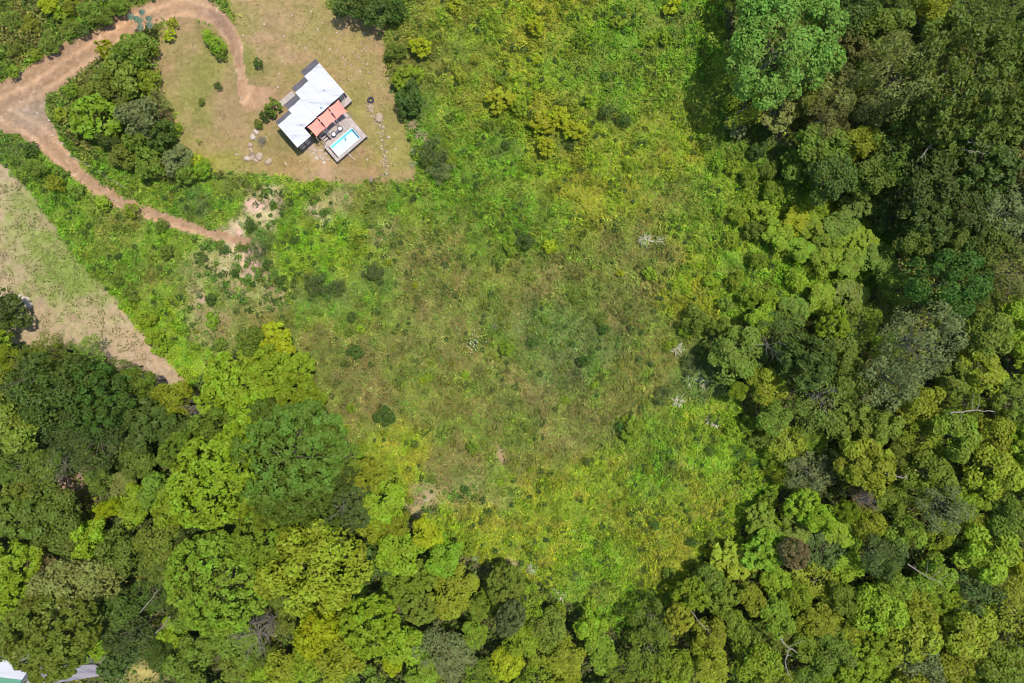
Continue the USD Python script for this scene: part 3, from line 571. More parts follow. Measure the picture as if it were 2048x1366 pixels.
T("""840 92 20 yellow o 2;815 155 26 lime o 2.5;820 198 30 deep l 3;865 306 36 blue a 3;882 342 26 grey a 2;752 12 38 dark l 4;700 6 30 dark l 4;790 18 24 deep l 3;910 2 16 yellow l;1070 52 18 yellow o;1160 72 15 bright o;1075 122 9 yellow l;920 150 16 gold l;1000 200 26 yellow o 2
1085 245 24 yellow o 2;1120 235 20 yellow o 2;1150 262 20 yellow o 2;1092 290 18 yellow o;1040 210 18 lime o;1345 10 16 yellow o;1300 78 14 lime o;1330 72 14 lime o;1235 40 14 lime l;790 100 18 mid l;1212 225 14 dark l;1010 290 9 dark l;1140 292 9 dark l;980 250 12 mid l
1060 330 12 lime l;900 320 14 lime l;1000 160 10 mid l;1250 240 14 deep l;1210 150 10 deep l;1240 30 10 deep l;1180 200 12 lime o;950 120 10 gold l;1420 280 16 mid l 2;1475 250 22 grey o 2;1440 330 14 bright l;1260 330 12 lime l;1480 430 20 lime l 2;1530 420 24 lime l 2;1550 380 24 bright l 2
1170 720 13 deep l 2;1210 660 11 deep l 1.6;1065 685 10 deep l;830 570 6 yellow d;778 525 5 yellow d;855 757 10 lime l;846 762 7 yellow l;930 750 8 lime l;703 818 10 bright l;770 830 20 deep l 2;945 895 11 bright d 1.4;830 887 8 dark l;725 895 11 lime l;710 702 16 deep l;628 570 26 blue a 2;750 545 22 blue a 1.8
705 635 11 dark l;672 572 20 blue a 1.8;655 585 16 blue a;1268 862 24 bright o 2;1245 858 12 deep l;1175 923 9 dark l;1012 695 14 bright l;700 665 10 mid l;1000 520 14 mid l;1020 490 18 bright l 1.5;1100 490 14 yellow l;1050 480 18 deep l 1.6;720 660 9 lime l;1190 770 8 lime l;1130 800 8 lime l
1250 840 9 lime l;1340 690 13 lime l;1240 545 8 yellow l;1300 550 14 lime l 1.4;1420 902 9 dark l;1345 927 11 deep a;1505 925 13 deep a;1480 905 15 deep a;1430 880 12 mid a;1385 1085 11 deep l;1310 1050 11 deep l;1405 1022 7 umber a;1260 1030 7 dark l;1420 560 12 lime l;1200 640 9 mid l
1150 600 9 mid l;1090 640 10 mid l;930 980 9 deep l;865 960 8 mid l;1000 965 8 lime l;820 1000 8 lime l;1060 940 6 lime l;1240 1010 10 lime l;1300 940 10 lime l;1460 1010 10 lime l;1420 1070 10 mid l;1340 1150 13 mid l;1300 1190 14 deep a;1180 1210 14 lime l;1240 1220 13 mid l;1150 1150 13 blue a
1395 640 26 mid l 3;1375 660 14 lime l;1440 655 20 mid l 3;1385 730 24 blue a 2;1440 740 22 blue a 2;1330 790 20 blue a 1.6;590 480 10 deep l;510 495 16 blue a 1.4;500 450 12 deep l;450 500 10 deep l;560 560 12 deep l;420 600 12 deep l;470 545 8 deep l;530 530 9 deep l""", **MT)
T("""1470 560 18 lime l;1500 590 20 bright l;1450 610 16 mid l;1540 600 22 lime l;1570 640 22 mid l;1515 520 18 bright l;1590 560 20 lime l;1460 480 16 lime l;1510 460 20 mid l;1440 420 14 bright l;1540 340 20 mid l;1500 350 18 bright l;1470 330 16 lime l;1520 300 18 deep l
1440 840 14 bright l;1470 860 16 lime l;1500 850 18 bright l;1520 880 18 mid l;1490 940 15 lime l;1545 920 20 bright l;1560 955 18 lime l;1540 1000 20 bright o;1570 1040 22 lime o;1520 1050 18 bright l;1490 1090 18 lime l;1470 1130 20 bright l;1440 1150 18 lime l;1500 1140 18 mid l;1550 880 20 mid l;1580 870 18 lime l
1400 1150 14 lime l;1340 1200 14 bright l;1300 1240 16 lime l;1260 1270 16 mid l;1220 1240 13 bright l;1120 1215 14 lime l;1060 1175 13 bright l;940 1100 14 lime l;900 1075 13 bright l;760 950 13 lime l;735 930 13 mid l;720 905 11 bright l;690 860 12 lime l""", big=False, group="bushes at the forest edge")
# fill the forest where it closes up
placed = [(d["px"], d["py"], d["k"] * SIZE[d["size"]][0] / .0585) for d in pending if d["big"]]
rf = np.random.default_rng(42)
fill = []
for _ in range(4200):
    px, py = rf.uniform(-40, 2088), rf.uniform(-40, 1406)
    if not shapely.contains_xy(FOREST, px, py): continue
    if (60 < px < 200 and 935 < py < 1000) or (235 < px < 345 and 1315 < py < 1420) or (-60 < px < 235 and py > 1312): continue
    r = rf.uniform(24, 44)
    if len(fill) >= 105: break
    if any(math.hypot(px - a, py - b) < c * .86 + r * .42 for a, b, c in placed): continue
    placed.append((px, py, r)); fill.append((px, py, r))
for px, py, r in fill:
    ne = px > 1500 and py < 620
    pal = ["dark", "dark", "olive", "mid", "deep", "umber"] if ne else (["mid", "dark", "olive", "mid", "lime"] if px < 700 else ["lime", "gold", "leaf", "lime", "mid", "olive"])
    plant(px, py, r * 1.12, str(rf.choice(pal)), str(rf.choice(["clumpy", "clumpy", "loose", "coarse"])), None if px > 720 and py > 760 else rf.uniform(4.5, 7.0), big=True, group="forest trees")
# labels that single each plant out, then one copy per plant
todo = {}
for d in pending:
    if d["label"] is None:
        w, dd = where(d["px"], d["py"])
        kind = "tree" if d["big"] else ("bush" if d["size"] != "XS" else "shrub")
        sz = {"XL": "large", "L": "tall", "M": "small", "S": "low", "XS": "tiny"}[d["size"]]
        base = f"{sz} {FW[d['form']]} {WORD[d['colour']]} {kind}"
        todo.setdefault((base, w), []).append((dd, d))
ORD = ["nearest", "second nearest", "third nearest", "fourth nearest", "fifth nearest", "sixth nearest", "seventh nearest", "eighth nearest"]
for (base, w), l in todo.items():
    l.sort(key=lambda e: e[0])
    for i, (_, d) in enumerate(l):
        d["label"] = f"{base} {w}" if len(l) == 1 else f"{base} {ORD[min(i, 7)]} {w}"
rp = np.random.default_rng(77)
for d in pending:
    path = proto(d["size"], d["form"], d["colour"], int(rp.integers(0, 3)))
    name = {True: "broadleaf_tree", False: "leafy_bush" if d["size"] != "XS" else "small_shrub"}[d["big"]]
    e = rp.uniform(.9, 1.1)
    copy_of(path, name, d["label"], "tree" if d["big"] else ("bush" if d["size"] != "XS" else "shrub"), d["loc"], float(rp.uniform(1, 359)),
            (d["k"] * e, d["k"] / e, d["kz"]), d["group"])

# strap-leaved rosettes (pale, some pink or striped)
def rosette(px, py, r, pale, label, mat="dry_strap_leaf", n=26, seed=0):
    rr = np.random.default_rng(seed + int(px)); p = P(px, py, .5); R = r * .0615
    t = thing("rosette_plant", label, "rosette plant", (p[0], p[1], float(gz(p[0], p[1]))), group="strap-leaved rosette plants")
    sets = {0: [], 1: []}
    heads = [(0, 0)] + [(rr.normal(0, .35 * R), rr.normal(0, .35 * R)) for _ in range(max(1, int(R * 2.2)))]
    for hx, hy in heads:
        for k in range(n):
            a = rr.uniform(0, 2 * np.pi); L = R * rr.uniform(.45, .85); up = rr.uniform(.25, .9); w = .028 + .022 * R
            s = np.linspace(0, 1, 4); dx, dy = np.cos(a), np.sin(a)
            mid = np.c_[hx + dx * L * s, hy + dy * L * s, .1 + L * up * (s - .62 * s * s) * 1.6]
            wid = w * np.array([.7, 1, .7, .05]); side = np.array([-dy, dx, 0])
            v = np.vstack([mid - side * wid[:, None], mid + side * wid[:, None]])
            f = [[i, i + 1, i + 5] for i in range(3)] + [[i, i + 5, i + 4] for i in range(3)]
            sets[int(rr.uniform() < pale * .75)].append((v, np.array(f)))
    if sets[0]: obj("leaves", cat_mesh(sets[0]), "strap_leaf", t)
    if sets[1]: obj("pale_leaves", cat_mesh(sets[1]), mat, t)
for i, a in enumerate([(822, 250, 15, .55, "pink-tipped rosette plant at the lawn edge, upper of two beside the boulder row", "pink_strap_leaf"), (838, 268, 18, .35, "pink and green rosette plant just above the blue-green lawn corner bush", "pink_strap_leaf"),
        (826, 305, 10, .7, "pale small rosette left of the blue-green lawn corner bush", "dry_strap_leaf"), (829, 327, 10, .7, "pale rosette below left of the blue-green lawn corner bush", "dry_strap_leaf"),
        (1362, 697, 19, .7, "white-streaked rosette on the right meadow edge, topmost of the column of rosettes"), (1388, 757, 24, .1, "dark palm-like rosette in the column of rosettes on the right"), (1408, 770, 14, .75, "pale-striped rosette right of the dark palm-like one"),
        (1352, 802, 18, .6, "grey striped rosette below the dark palm-like one"), (1432, 845, 18, .75, "white-striped rosette lowest of the right-hand column, above the lime grass"), (1292, 478, 20, .6, "pale dry rosette in the meadow above the brown tall grass"), (1322, 482, 14, .6, "smaller pale dry rosette right of the one in tall brown grass"),
        (1662, 640, 24, .6, "pale dry rosette clump at the forest edge, left of two"), (1705, 650, 26, .65, "large dry rosette clump at the forest edge, right of two"), (1690, 680, 20, .5, "lower dry rosette clump at the forest edge under the others"), (1720, 622, 18, .8, "bleached rosette beside the end of the gully"),
        (950, 1120, 12, .5, "grey rosette at the meadow bottom beside pink soil"), (1062, 1140, 16, .5, "whitish rosette just right of the pink soil at the meadow bottom"), (1112, 1185, 16, .45, "whitish rosette below right of the pink soil at the meadow bottom"),
        (1210, 1265, 14, .4, "greyish rosette low in the bottom meadow tongue"), (1592, 925, 12, .6, "pale rosette at the right end of the lime grass"), (1610, 958, 18, .4, "dry-leaved rosette amid the grey thicket on the right"), (1148, 1075, 12, .35, "grey-tipped rosette in the lower meadow"), (865, 1290, 34, .12, "grey feathery frond plant at the bottom centre forest"), (228, 1335, 22, .1, "dark banana-like frond plant beside the grey shed roof")]):
    rosette(*a, seed=i)
# a bush with white flowers
p = P(950, 685, .8)
t = thing("flowering_bush", "low bush dotted with white flowers in the middle of the meadow", "bush", (p[0], p[1], float(gz(p[0], p[1]))))
v, f, c, zc = crown_mesh("XS", "loose", 5)
obj("stem", trunk_mesh("XS", c, zc, 6), "bark", t); obj("foliage", (v * [1.3, 1.3, .8], f), "leaf_mid", t)
rr = np.random.default_rng(9); q = rr.normal(0, .6, (26, 3)); q[:, 2] = rr.uniform(.7, 1.1, 26)
obj("blossoms", leaves(q, np.c_[rr.normal(size=(26, 2)) * .3, np.ones(26)], .14, .12, rr), "blossom", t)
# umbrella-leaved sapling over the road
p = P(280, 37, 3.0)
t = thing("umbrella_leaved_sapling", "thin sapling with seven round dark leaf fans hanging over the dirt road", "tree", (p[0], p[1], float(gz(p[0], p[1]))))
obj("trunk", tube([(0, 0, -.2), (.05, 0, 1.5), (.0, .05, 3.0)], [.07, .05, .03]), "pale_bark", t, smooth=True)
for i, (dx, dy) in enumerate([(-20, -5), (-9, -1), (2, -14), (-3, 3), (16, -1), (-1, 16), (17, 12)]):
    cx, cy = dx * .0605, -dy * .0605; parts = []
    parts.append(tube([(0, .05, 2.9), (cx, cy, 3.05)], [.018, .012], 4))
    for k in range(9):
        a = k / 9 * 2 * np.pi + i; L = .46 * (1 + .12 * math.sin(3 * a)); w = .14
        d = np.array([math.cos(a), math.sin(a)]); s = np.array([-d[1], d[0]])
        b = np.array([cx, cy])
        v = np.array([[*b, 3.08], [*(b + d * L * .65 - s * w), 3.02], [*(b + d * L), 2.9], [*(b + d * L * .65 + s * w), 3.02]])
        parts.append((v, np.array([[0, 1, 2], [0, 2, 3]])))
    obj("leaf_fan", cat_mesh(parts), "umbrella_leaf", t)
# bare twigs, logs and branches
def branchy(px, py, r, h, label, cat, seed, name, mat="dead_wood", n=26, base=.09, up=.6):
    rr = np.random.default_rng(seed); p = P(px, py, h * .9); R = r * .058
    t = thing(name, label, cat, (p[0], p[1], float(gz(p[0], p[1]))))
    top = np.array([0, 0, h * .7]); obj("trunk", tube([(0, 0, -.3), (.1, 0, h * .4), top], [base * 1.5, base * 1.1, base * .8]), mat, t, smooth=True)
    parts = []
    for k in range(n):
        a = rr.uniform(0, 6.28); L = R * rr.uniform(.6, 1.15); e = top + [math.cos(a) * L, math.sin(a) * L, rr.uniform(.05, .35) * h]
        m = top * [1, 1, rr.uniform(.8, 1)] + (e - top) * .5 + rr.normal(0, .12 * R, 3)
        parts.append(tube([top * [1, 1, .9], m, e], [base * .5, base * .35, base * .12], 4))
        for _ in range(3):
            e2 = m + (e - m) * rr.uniform(.2, .9) + rr.normal(0, .25 * R, 3)
            parts.append(tube([m, (m + e2) / 2 + rr.normal(0, .05 * R, 3), e2], [base * .25, base * .2, base * .08], 4))
    obj("branches", cat_mesh(parts), mat, t)
branchy(502, 1280, 46, 8.5, "bare grey twig tree left of the brightest yellow-lime tree", "dead tree", 1, "bare_tree")
branchy(530, 1255, 26, 8.5, "smaller bare twig tree above right of the other bare one", "dead tree", 2, "bare_tree")
branchy(386, 812, 22, 7.5, "small bare grey tree between dark and lime crowns below the cut field", "dead tree", 3, "bare_tree", "pale_bark")
branchy(1846, 690, 40, 12, "pale bare limbs poking out of the half-bare grey tree", "dead tree", 4, "bare_tree", "pale_bark", 9)
branchy(1552, 690, 36, 10.5, "thin pale limbs over the dark trees right of the rosettes", "dead tree", 5, "bare_tree", "pale_bark", 7, .07)
branchy(1660, 795, 30, 12, "thin pale limbs over the grey-green tree at the right meadow edge", "dead tree", 6, "bare_tree", "pale_bark", 7, .07)
branchy(110, 935, 32, 7, "bare tangle of twigs above the red soil gap on the left", "dead tree", 7, "bare_tree", "dead_wood", 22, .06)
branchy(30, 758, 34, 13, "pale bare limbs in the yellowish crown at the left edge", "dead tree", 8, "bare_tree", "pale_bark", 8, .07)
branchy(672, 1025, 18, 12, "pale bare twigs at the lower edge of the broad dark tree", "dead tree", 9, "bare_tree", "pale_bark", 7, .06)
branchy(1740, 1010, 22, 9, "brown twiggy dead crown in the lower right forest", "dead tree", 10, "bare_tree", "dead_wood", 22, .05)
branchy(990, 652, 13, .9, "small heap of dry brown twigs in mid meadow", "twigs", 11, "twig_heap", "pale_bark", 12, .03)
branchy(522, 281, 12, .9, "round brown brush heap on the lawn beside the loose boulders", "brush heap", 12, "brush_heap", "dead_wood", 40, .03)
def log(pts, r, h, label, cat, name="dead_branch", mat="pale_bark"):
    q = [P(x, y, h + dz) for x, y, dz in pts]
    c = q[0].copy(); c[2] = 0
    t = thing(name, label, cat, (c[0], c[1], 0))
    k = np.linspace(1, .45, len(q))
    q = np.array(q); jr = np.random.default_rng(int(pts[0][0])); m = np.linspace(0, len(q) - 1, 9)
    q = np.stack([np.interp(m, np.arange(len(q)), q[:, i]) for i in range(3)], 1); q[1:-1] += jr.normal(0, r * .55, (7, 3)); k = np.linspace(1, .4, 9) * jr.uniform(.85, 1.15, 9)
    bits = [tube(q - c, r * .72 * k, 7)]
    if name in ("dead_branch", "fallen_log"):
        for i in (2, 4, 5, 7):
            e = q[i] + jr.normal(0, 7 * r, 3) * [1, 1, .3] + (q[-1] - q[0]) * .12
            bits.append(tube([q[i] - c, (q[i] + e) / 2 - c + jr.normal(0, r * .5, 3), e - c], [r * .35, r * .25, r * .1], 5))
    obj("limb", cat_mesh(bits), mat, t, smooth=True)
    return t, c
log([(1841, 316, 0), (1858, 295, .5), (1872, 280, 0)], .11, 9.5, "pale bent limb across a dark gap, left of the bleached branches", "branch")
log([(1935, 283, 0), (1955, 288, .2), (1974, 294, 0)], .09, 9.5, "upper of two bleached branches across the dark gap at the upper right", "branch")
log([(1925, 298, 0), (1950, 304, .2), (1972, 307, 0)], .09, 9.5, "lower of two bleached branches across the dark gap at the upper right", "branch")
log([(1900, 826, 0), (1945, 820, .3), (1990, 824, 0)], .14, 9, "fallen pale log lying level over the right forest", "log", "fallen_log")
t, c = log([(1562, 1276, 0), (1576, 1298, .3), (1571, 1325, .2), (1575, 1350, 0)], .15, 9, "forked dead branch hanging in a dark gap at the bottom right", "branch")
q = [P(x, y, 9.2) - c for x, y in [(1576, 1298), (1585, 1298), (1595, 1306)]]; obj("limb", tube(q, [.1, .08, .04]), "pale_bark", t)
log([(1382, 1222, 0), (1405, 1250, .2), (1420, 1266, 0)], .08, 6, "thin slanting pale trunk right of the small round orange tree", "branch")
log([(281, 1224, 0), (300, 1200, .3), (316, 1180, 0)], .10, 8.5, "slanting pale trunk left of the wide flat green dome, upper one", "branch")
log([(311, 1267, 0), (328, 1248, .3), (342, 1230, 0)], .10, 8.5, "slanting pale trunk left of the wide flat green dome, lower one", "branch")
log([(233, 1360, -.0), (248, 1342, .1), (262, 1328, 0)], .09, 3.2, "pale pole leaning at the right end of the grey shed roof", "pole", "leaning_pole")
log([(1775, 948, 0), (1795, 950, .2), (1815, 958, 0)], .16, 7, "grey fallen trunk right of the golden billowy tree in the right forest", "log", "fallen_log", "dead_wood")
log([(1815, 1128, 0), (1850, 1150, .2), (1885, 1170, 0)], .10, 8, "reddish slanting trunk through the lower right forest", "log", "fallen_log", "dead_wood")
log([(772, 107, 0), (795, 108, 0), (816, 110, .2)], .07, .6, "thin pale pole lying from the lawn edge into the upper meadow", "pole", "fallen_pole", "pipe")
log([(137, 311, 0), (172, 328, 0), (210, 352, 0), (253, 375, 0)], .08, .35, "long pale pipe lying along the upper side of the lower track", "pipe", "water_pipe", "pipe")
log([(222, 394, 0), (243, 412, 0)], .09, .4, "short pale pipe lying along the lower side of the track", "pipe", "water_pipe", "pipe")

# ------------------------------------------------------------------ the container house; axes u (towards the pool) and v (towards the lower left) in pixels
U, Vv = np.array([.655, .755]), np.array([-.755, .655])
def UV(u, v, z): return P(*(u * U + v * Vv), z)
def quad(u0, u1, v0, v1, z): return np.array([UV(u0, v0, z), UV(u1, v0, z), UV(u1, v1, z), UV(u0, v1, z)])
ang = math.degrees(math.atan2(-.755, .655))
def shift(m, c): return (m[0] - c, m[1])
hc = UV(555, -330, 0); hc[2] = 0
house = thing("container_house", "stepped white-roofed house of four joined dark containers at the top left lawn", "house", hc)
ZR = 2.72
def ribbed(u0, u1, v0, v1, z, pitch=.30, depth=.032, th=.02, slope=0.0):
    """A ribbed metal sheet with ribs along u."""
    a, b = UV(u0, v0, z), UV(u0, v1, z); e = UV(u1, v0, z) - a
    w = np.linalg.norm(b - a); n = max(1, int(round(w / pitch)))
    prof = []
    for k in range(n):
        for s, h in ((0, 0), (.55, 0), (.68, depth), (.87, depth)): prof.append(((k + s) / n, h))
    prof.append((1, 0)); prof = np.array(prof)
    rows = []
    for s in (0.0, 1.0):
        for dz in (0, -th):
            rows.append(a + (b - a) * prof[:, :1] + e * s + np.c_[np.zeros((len(prof), 2)), prof[:, 1] + dz + slope * s])
    m = len(prof); v = np.vstack(rows); f = []
    for i in range(m - 1):
        f += [[i, i + 1, 2 * m + i + 1], [i, 2 * m + i + 1, 2 * m + i], [m + i, 3 * m + i, 3 * m + i + 1], [m + i, 3 * m + i + 1, m + i + 1],
              [i, m + i, m + i + 1], [i, m + i + 1, i + 1], [2 * m + i, 2 * m + i + 1, 3 * m + i + 1], [2 * m + i, 3 * m + i + 1, 3 * m + i]]
    return v, np.array(f)
# (v range, dark roof start, white roof start, pool end)
CONT = [(-399.5, -360.5, 502.5, 514.2, 590.5), (-359.5, -325.5, 515.5, 526.5, 591), (-324.5, -292.5, 531, 543.5, 592), (-291.5, -256.5, 545.5, 553.5, 613)]
for i, (v0, v1, ud, uw, ue) in enumerate(CONT):
    obj("container_wall", shift(prism(quad(ud + .8, ue - 1.5, v0 + .6, v1 - .2, 2.5), -.05, 2.52), hc), "container_wall", house)
    for cu in (ud + .8, ue - 1.5):
        for cv in (v0 + .6, v1 - 1.8):
            obj("corner_post", shift(prism(quad(cu - 1.0, cu + 1.0, cv - .4, cv + 1.8, 2.5), -.05, 2.55), hc), "container_wall", house)
    obj("dark_roof", shift(ribbed(ud, uw + 1.2, v0, v1 + .3, 2.58 - .012 * i, .3, .03), hc), "dark_roof", house)
    m = 3; e = np.linspace(v0 - .3, v1 + .6, m + 1)
    for k in range(m):
        obj("roof_sheet", shift(ribbed(uw + [0, .5, .2][k], ue, e[k], e[k + 1] + .25, ZR - .035 * i + .022 * (k % 2), slope=-.05 - .03 * (k == 1)), hc), "white_sheet", house)
    obj("fascia", shift(prism(quad(ue - .5, ue + .15, v0, v1, 2.6), 2.50 - .02 * i, 2.63 - .02 * i), hc), "container_wall", house)
    # corrugation of the long outer walls
    for side, vv in (((0, v0 + .25),) if i == 0 else ()) + (((1, v1 + .05),) if i == 3 else ()):
        for k in range(int((ue - ud) / 4.2)):
            uu = ud + 3 + k * 4.2
            obj("wall_rib", shift(prism(quad(uu, uu + 1.9, vv - .35, vv + .35, 2.3), .1, 2.45), hc), "container_wall", house)
# windows and doors on the pool side
def window(u, v0, v1, z0, z1, name="window"):
    a, b = UV(u, v0, 2.5), UV(u, v1, 2.5); a[2] = b[2] = 0
    d = (b - a) / np.linalg.norm(b - a); n = np.array([U[0], -U[1], 0]); L = np.linalg.norm(b - a)
    def bar(s0, s1, za, zb, o0, o1):
        q = [a + d * s0 + n * o0, a + d * s1 + n * o0, a + d * s1 + n * o1, a + d * s0 + n * o1]
        return shift(prism(np.array(q), za, zb), hc)
    fr = obj(name, cat_mesh([bar(0, L, z0, z0 + .06, 0, .05), bar(0, L, z1 - .06, z1, 0, .05), bar(0, .06, z0 + .06, z1 - .06, 0, .05), bar(L - .06, L, z0 + .06, z1 - .06, 0, .05), bar(L / 2 - .03, L / 2 + .03, z0 + .06, z1 - .06, 0, .045)]), "white_paint", house)
    obj("pane", bar(.06, L / 2 - .03, z0 + .06, z1 - .06, .01, .025), "pane_look", fr)
    obj("pane", bar(L / 2 + .03, L - .06, z0 + .06, z1 - .06, .01, .025), "pane_look", fr)
window(611.6, -269, -260, 1.1, 2.1); window(611.6, -283, -274, 1.1, 2.1)
window(589.2, -395, -385, .9, 2.2, "glass_door"); window(590.6, -350, -335, .85, 2.3, "glass_door"); window(590.6, -318, -304, .85, 2.3, "glass_door")
obj("roof_vent", shift(cat_mesh([tube([UV(582, -346, 2.65), UV(582, -346, 2.95)], .09, 10), tube([UV(582, -346, 2.95), UV(582, -346, 3.02)], [.16, .02], 10)]), hc), "blue_plastic", house)
obj("roof_vent", shift(cat_mesh([tube([UV(560, -372, 2.65), UV(560, -372, 2.85)], .06, 10), tube([UV(560, -372, 2.85), UV(560, -372, 2.9)], [.1, .02], 10)]), hc), "pale_wall", house)
for u, v in ((600, -266), (603, -280)):
    obj("wall_box", shift(prism(quad(u + 13, u + 16, v, v + 4, 1.2), .3, .9, .06), hc), "cushion", house)

# wooden deck, plank by plank, with the pool let into it
ZD = .82
dk = UV(640, -336, 0); dk[2] = 0
deck = thing("wooden_deck", "raised grey wooden deck round the small pool beside the white-roofed house", "deck", dk)
PW = 2.25
POOL = (653.5, 681.5, -365.5, -305.5)
rd = np.random.default_rng(3); k = 0; v = -400.0
while v < -297.2:
    v1 = min(v + PW, -297)
    if v < -376.3: segs = [(591.4, 613.8)]
    else: segs = [(592.2, 687)]
    if v > -319: segs = [(645, 687)]
    out = []
    for s0, s1 in segs:
        if v1 > POOL[2] - .2 and v < POOL[3] + .2: out += [(s0, POOL[0] - .3), (POOL[1] + .3, s1)]
        else: out.append((s0, s1))
    for s0, s1 in out:
        obj("plank", shift(prism(quad(s0 + rd.uniform(-.2, .2), s1 + rd.uniform(-.2, .2), v, v1 - .28, ZD), ZD - .04, ZD + rd.uniform(-.004, .004), .002), dk), ["deck_wood", "deck_wood", "deck_wood_dark"][k % 3 if rd.uniform() > .4 else 0], deck); k += 1
    v = v1
for q in ((685.6, 686.8, -375.5, -297.5), (645.5, 686, -298.2, -297.2), (614, 686, -376, -375.2), (612.5, 613.6, -399.5, -376.3), (592, 613, -400, -399.2)):
    obj("skirt_board", shift(prism(quad(*q, ZD), ZD - .30, ZD - .045), dk), "deck_frame", deck)
for u in (600, 630, 660, 686):
    for vv in (-374, -340, -299):
        if u < 645 and vv > -320: continue
        obj("deck_post", shift(prism(quad(u - 1, u + 1, vv - 1, vv + 1, ZD), -.3, ZD - .05), dk), "deck_frame", deck)
for k in range(4):   # steps down to the flagstones
    obj("step", shift(prism(quad(622 + k * 5.2, 626.4 + k * 5.2, -318, -304, ZD), ZD - .16 - .17 * k, ZD - .12 - .17 * k), dk), "deck_wood", deck)
for vv in (-319.2, -303.6):
    a, b = UV(620, vv, ZD), UV(644, vv, ZD)
    obj("stair_rail", shift(cat_mesh([tube([a + [0, 0, .75], b + [0, 0, .25]], .045, 6), tube([a * [1, 1, .6], a + [0, 0, .75]], .035, 6), tube([b * [1, 1, 0], b + [0, 0, .25]], .035, 6)]), dk), "deck_frame", deck)
obj("stair_rail", shift(tube([UV(642, -302, 1.0), UV(652, -294, 1.0)], .05, 6), dk), "deck_frame", deck)
# pool
pool = thing("plunge_pool", "small turquoise plunge pool with pale floor set into the wooden deck", "pool", dk)
u0, u1, v0, v1 = POOL
for q in ((u0, u0 + 1.5, v0, v1), (u1 - 1.5, u1, v0, v1), (u0 + 1.5, u1 - 1.5, v0, v0 + 1.5), (u0 + 1.5, u1 - 1.5, v1 - 1.5, v1)):
    obj("basin_wall", shift(prism(quad(*q, ZD), -.1, ZD + .012), dk), "pool_wall", pool)
    obj("rim", shift(prism(quad(*q, ZD), ZD + .014, ZD + .045, .004), dk), "pool_rim", pool)
obj("basin_floor", shift(prism(quad(u0 + 1.5, u1 - 1.5, v0 + 1.5, v1 - 1.5, ZD), -.1, .06), dk), "pool_floor", pool)
w = quad(u0 + 1.5, u1 - 1.5, v0 + 1.5, v1 - 1.5, ZD)
gu, gv = np.meshgrid(np.linspace(0, 1, 18), np.linspace(0, 1, 34), indexing="ij")
wp = w[0] + (w[1] - w[0]) * gu[..., None] + (w[3] - w[0]) * gv[..., None]
wp[..., 2] = .66 + .012 * (meshkit.fbm(wp * 3.2, 3, 8) - .5)
gi = (np.arange(17)[:, None] * 34 + np.arange(33)[None]).ravel()
obj("water", shift((wp.reshape(-1, 3), np.vstack([np.c_[gi, gi + 34, gi + 35], np.c_[gi, gi + 35, gi + 1]])), dk), "water_look", pool, smooth=True)
obj("drain", shift(tube([UV(668, -330, .061), UV(668, -330, .075)], .09, 10), dk), "pool_rim", pool)
# sun sails with their posts
def sail(c4, zs, posts, label, flip):
    c = [P(x, y, z) for (x, y), z in zip(c4, zs)]
    o = np.mean(c, 0); o[2] = 0
    t = thing("sun_sail", label, "sun sail", o, group="salmon sun sails over the deck")
    n = 14; s, q = np.meshgrid(np.linspace(0, 1, n), np.linspace(0, 1, n), indexing="ij")
    p = sum(w[..., None] * a for w, a in zip(((1 - s) * (1 - q), s * (1 - q), s * q, (1 - s) * q), c))
    ctr = np.mean(c, 0)
    k = .09 * (4 * s * (1 - s) * (2 * q - 1) ** 2 + 4 * q * (1 - q) * (2 * s - 1) ** 2)
    p = p + (ctr - p) * k[..., None]
    p[..., 2] -= .12 * np.sin(np.pi * s) * np.sin(np.pi * q) + .02 * np.sin(9 * s + 5 * q)
    top = p.reshape(-1, 3); bot = top - [0, 0, .012]; m = n * n
    gi = (np.arange(n - 1)[:, None] * n + np.arange(n - 1)[None]).ravel()
    f = np.vstack([np.c_[gi, gi + n, gi + n + 1], np.c_[gi, gi + n + 1, gi + 1]])
    obj("canopy", (np.vstack([top, bot]) - o, np.vstack([f, f[:, ::-1] + m])), "sail_cloth", t, smooth=True)
    for i in posts:
        a = c[i]; d = a - ctr; d = d / np.linalg.norm(d[:2]) * .12
        obj("post", (tube([a * [1, 1, 0] + [d[0] * 2, d[1] * 2, .6], a + [d[0], d[1], .12]], [.05, .045], 8)[0] - o, tube([(0, 0, 0), (0, 0, 1)], [.05, .045], 8)[1]), "post_metal", t)
    e = np.vstack([p[:, 0], p[-1], p[::-1, -1], p[0, ::-1]])
    obj("hem", shift(tube(e + [0, 0, .004], .014, 4), o), "sail_cloth", t)
sail([(677, 199.5), (693.5, 223), (673.2, 238.5), (656.8, 216.2)], (2.75, 2.5, 2.25, 2.6), (1, 2), "salmon sun sail nearest the small porch, first of three over the deck", 0)
sail([(655.8, 217.8), (672.0, 238.8), (652.6, 256.2), (635.0, 235.6)], (2.6, 2.25, 2.5, 2.65), (2,), "middle salmon sun sail of the three over the deck", 1)
sail([(634.2, 237.0), (651.0, 256.4), (633.2, 273.5), (614.6, 254.0)], (2.65, 2.5, 2.3, 2.6), (2,), "salmon sun sail above the stairs, last of three over the deck", 0)
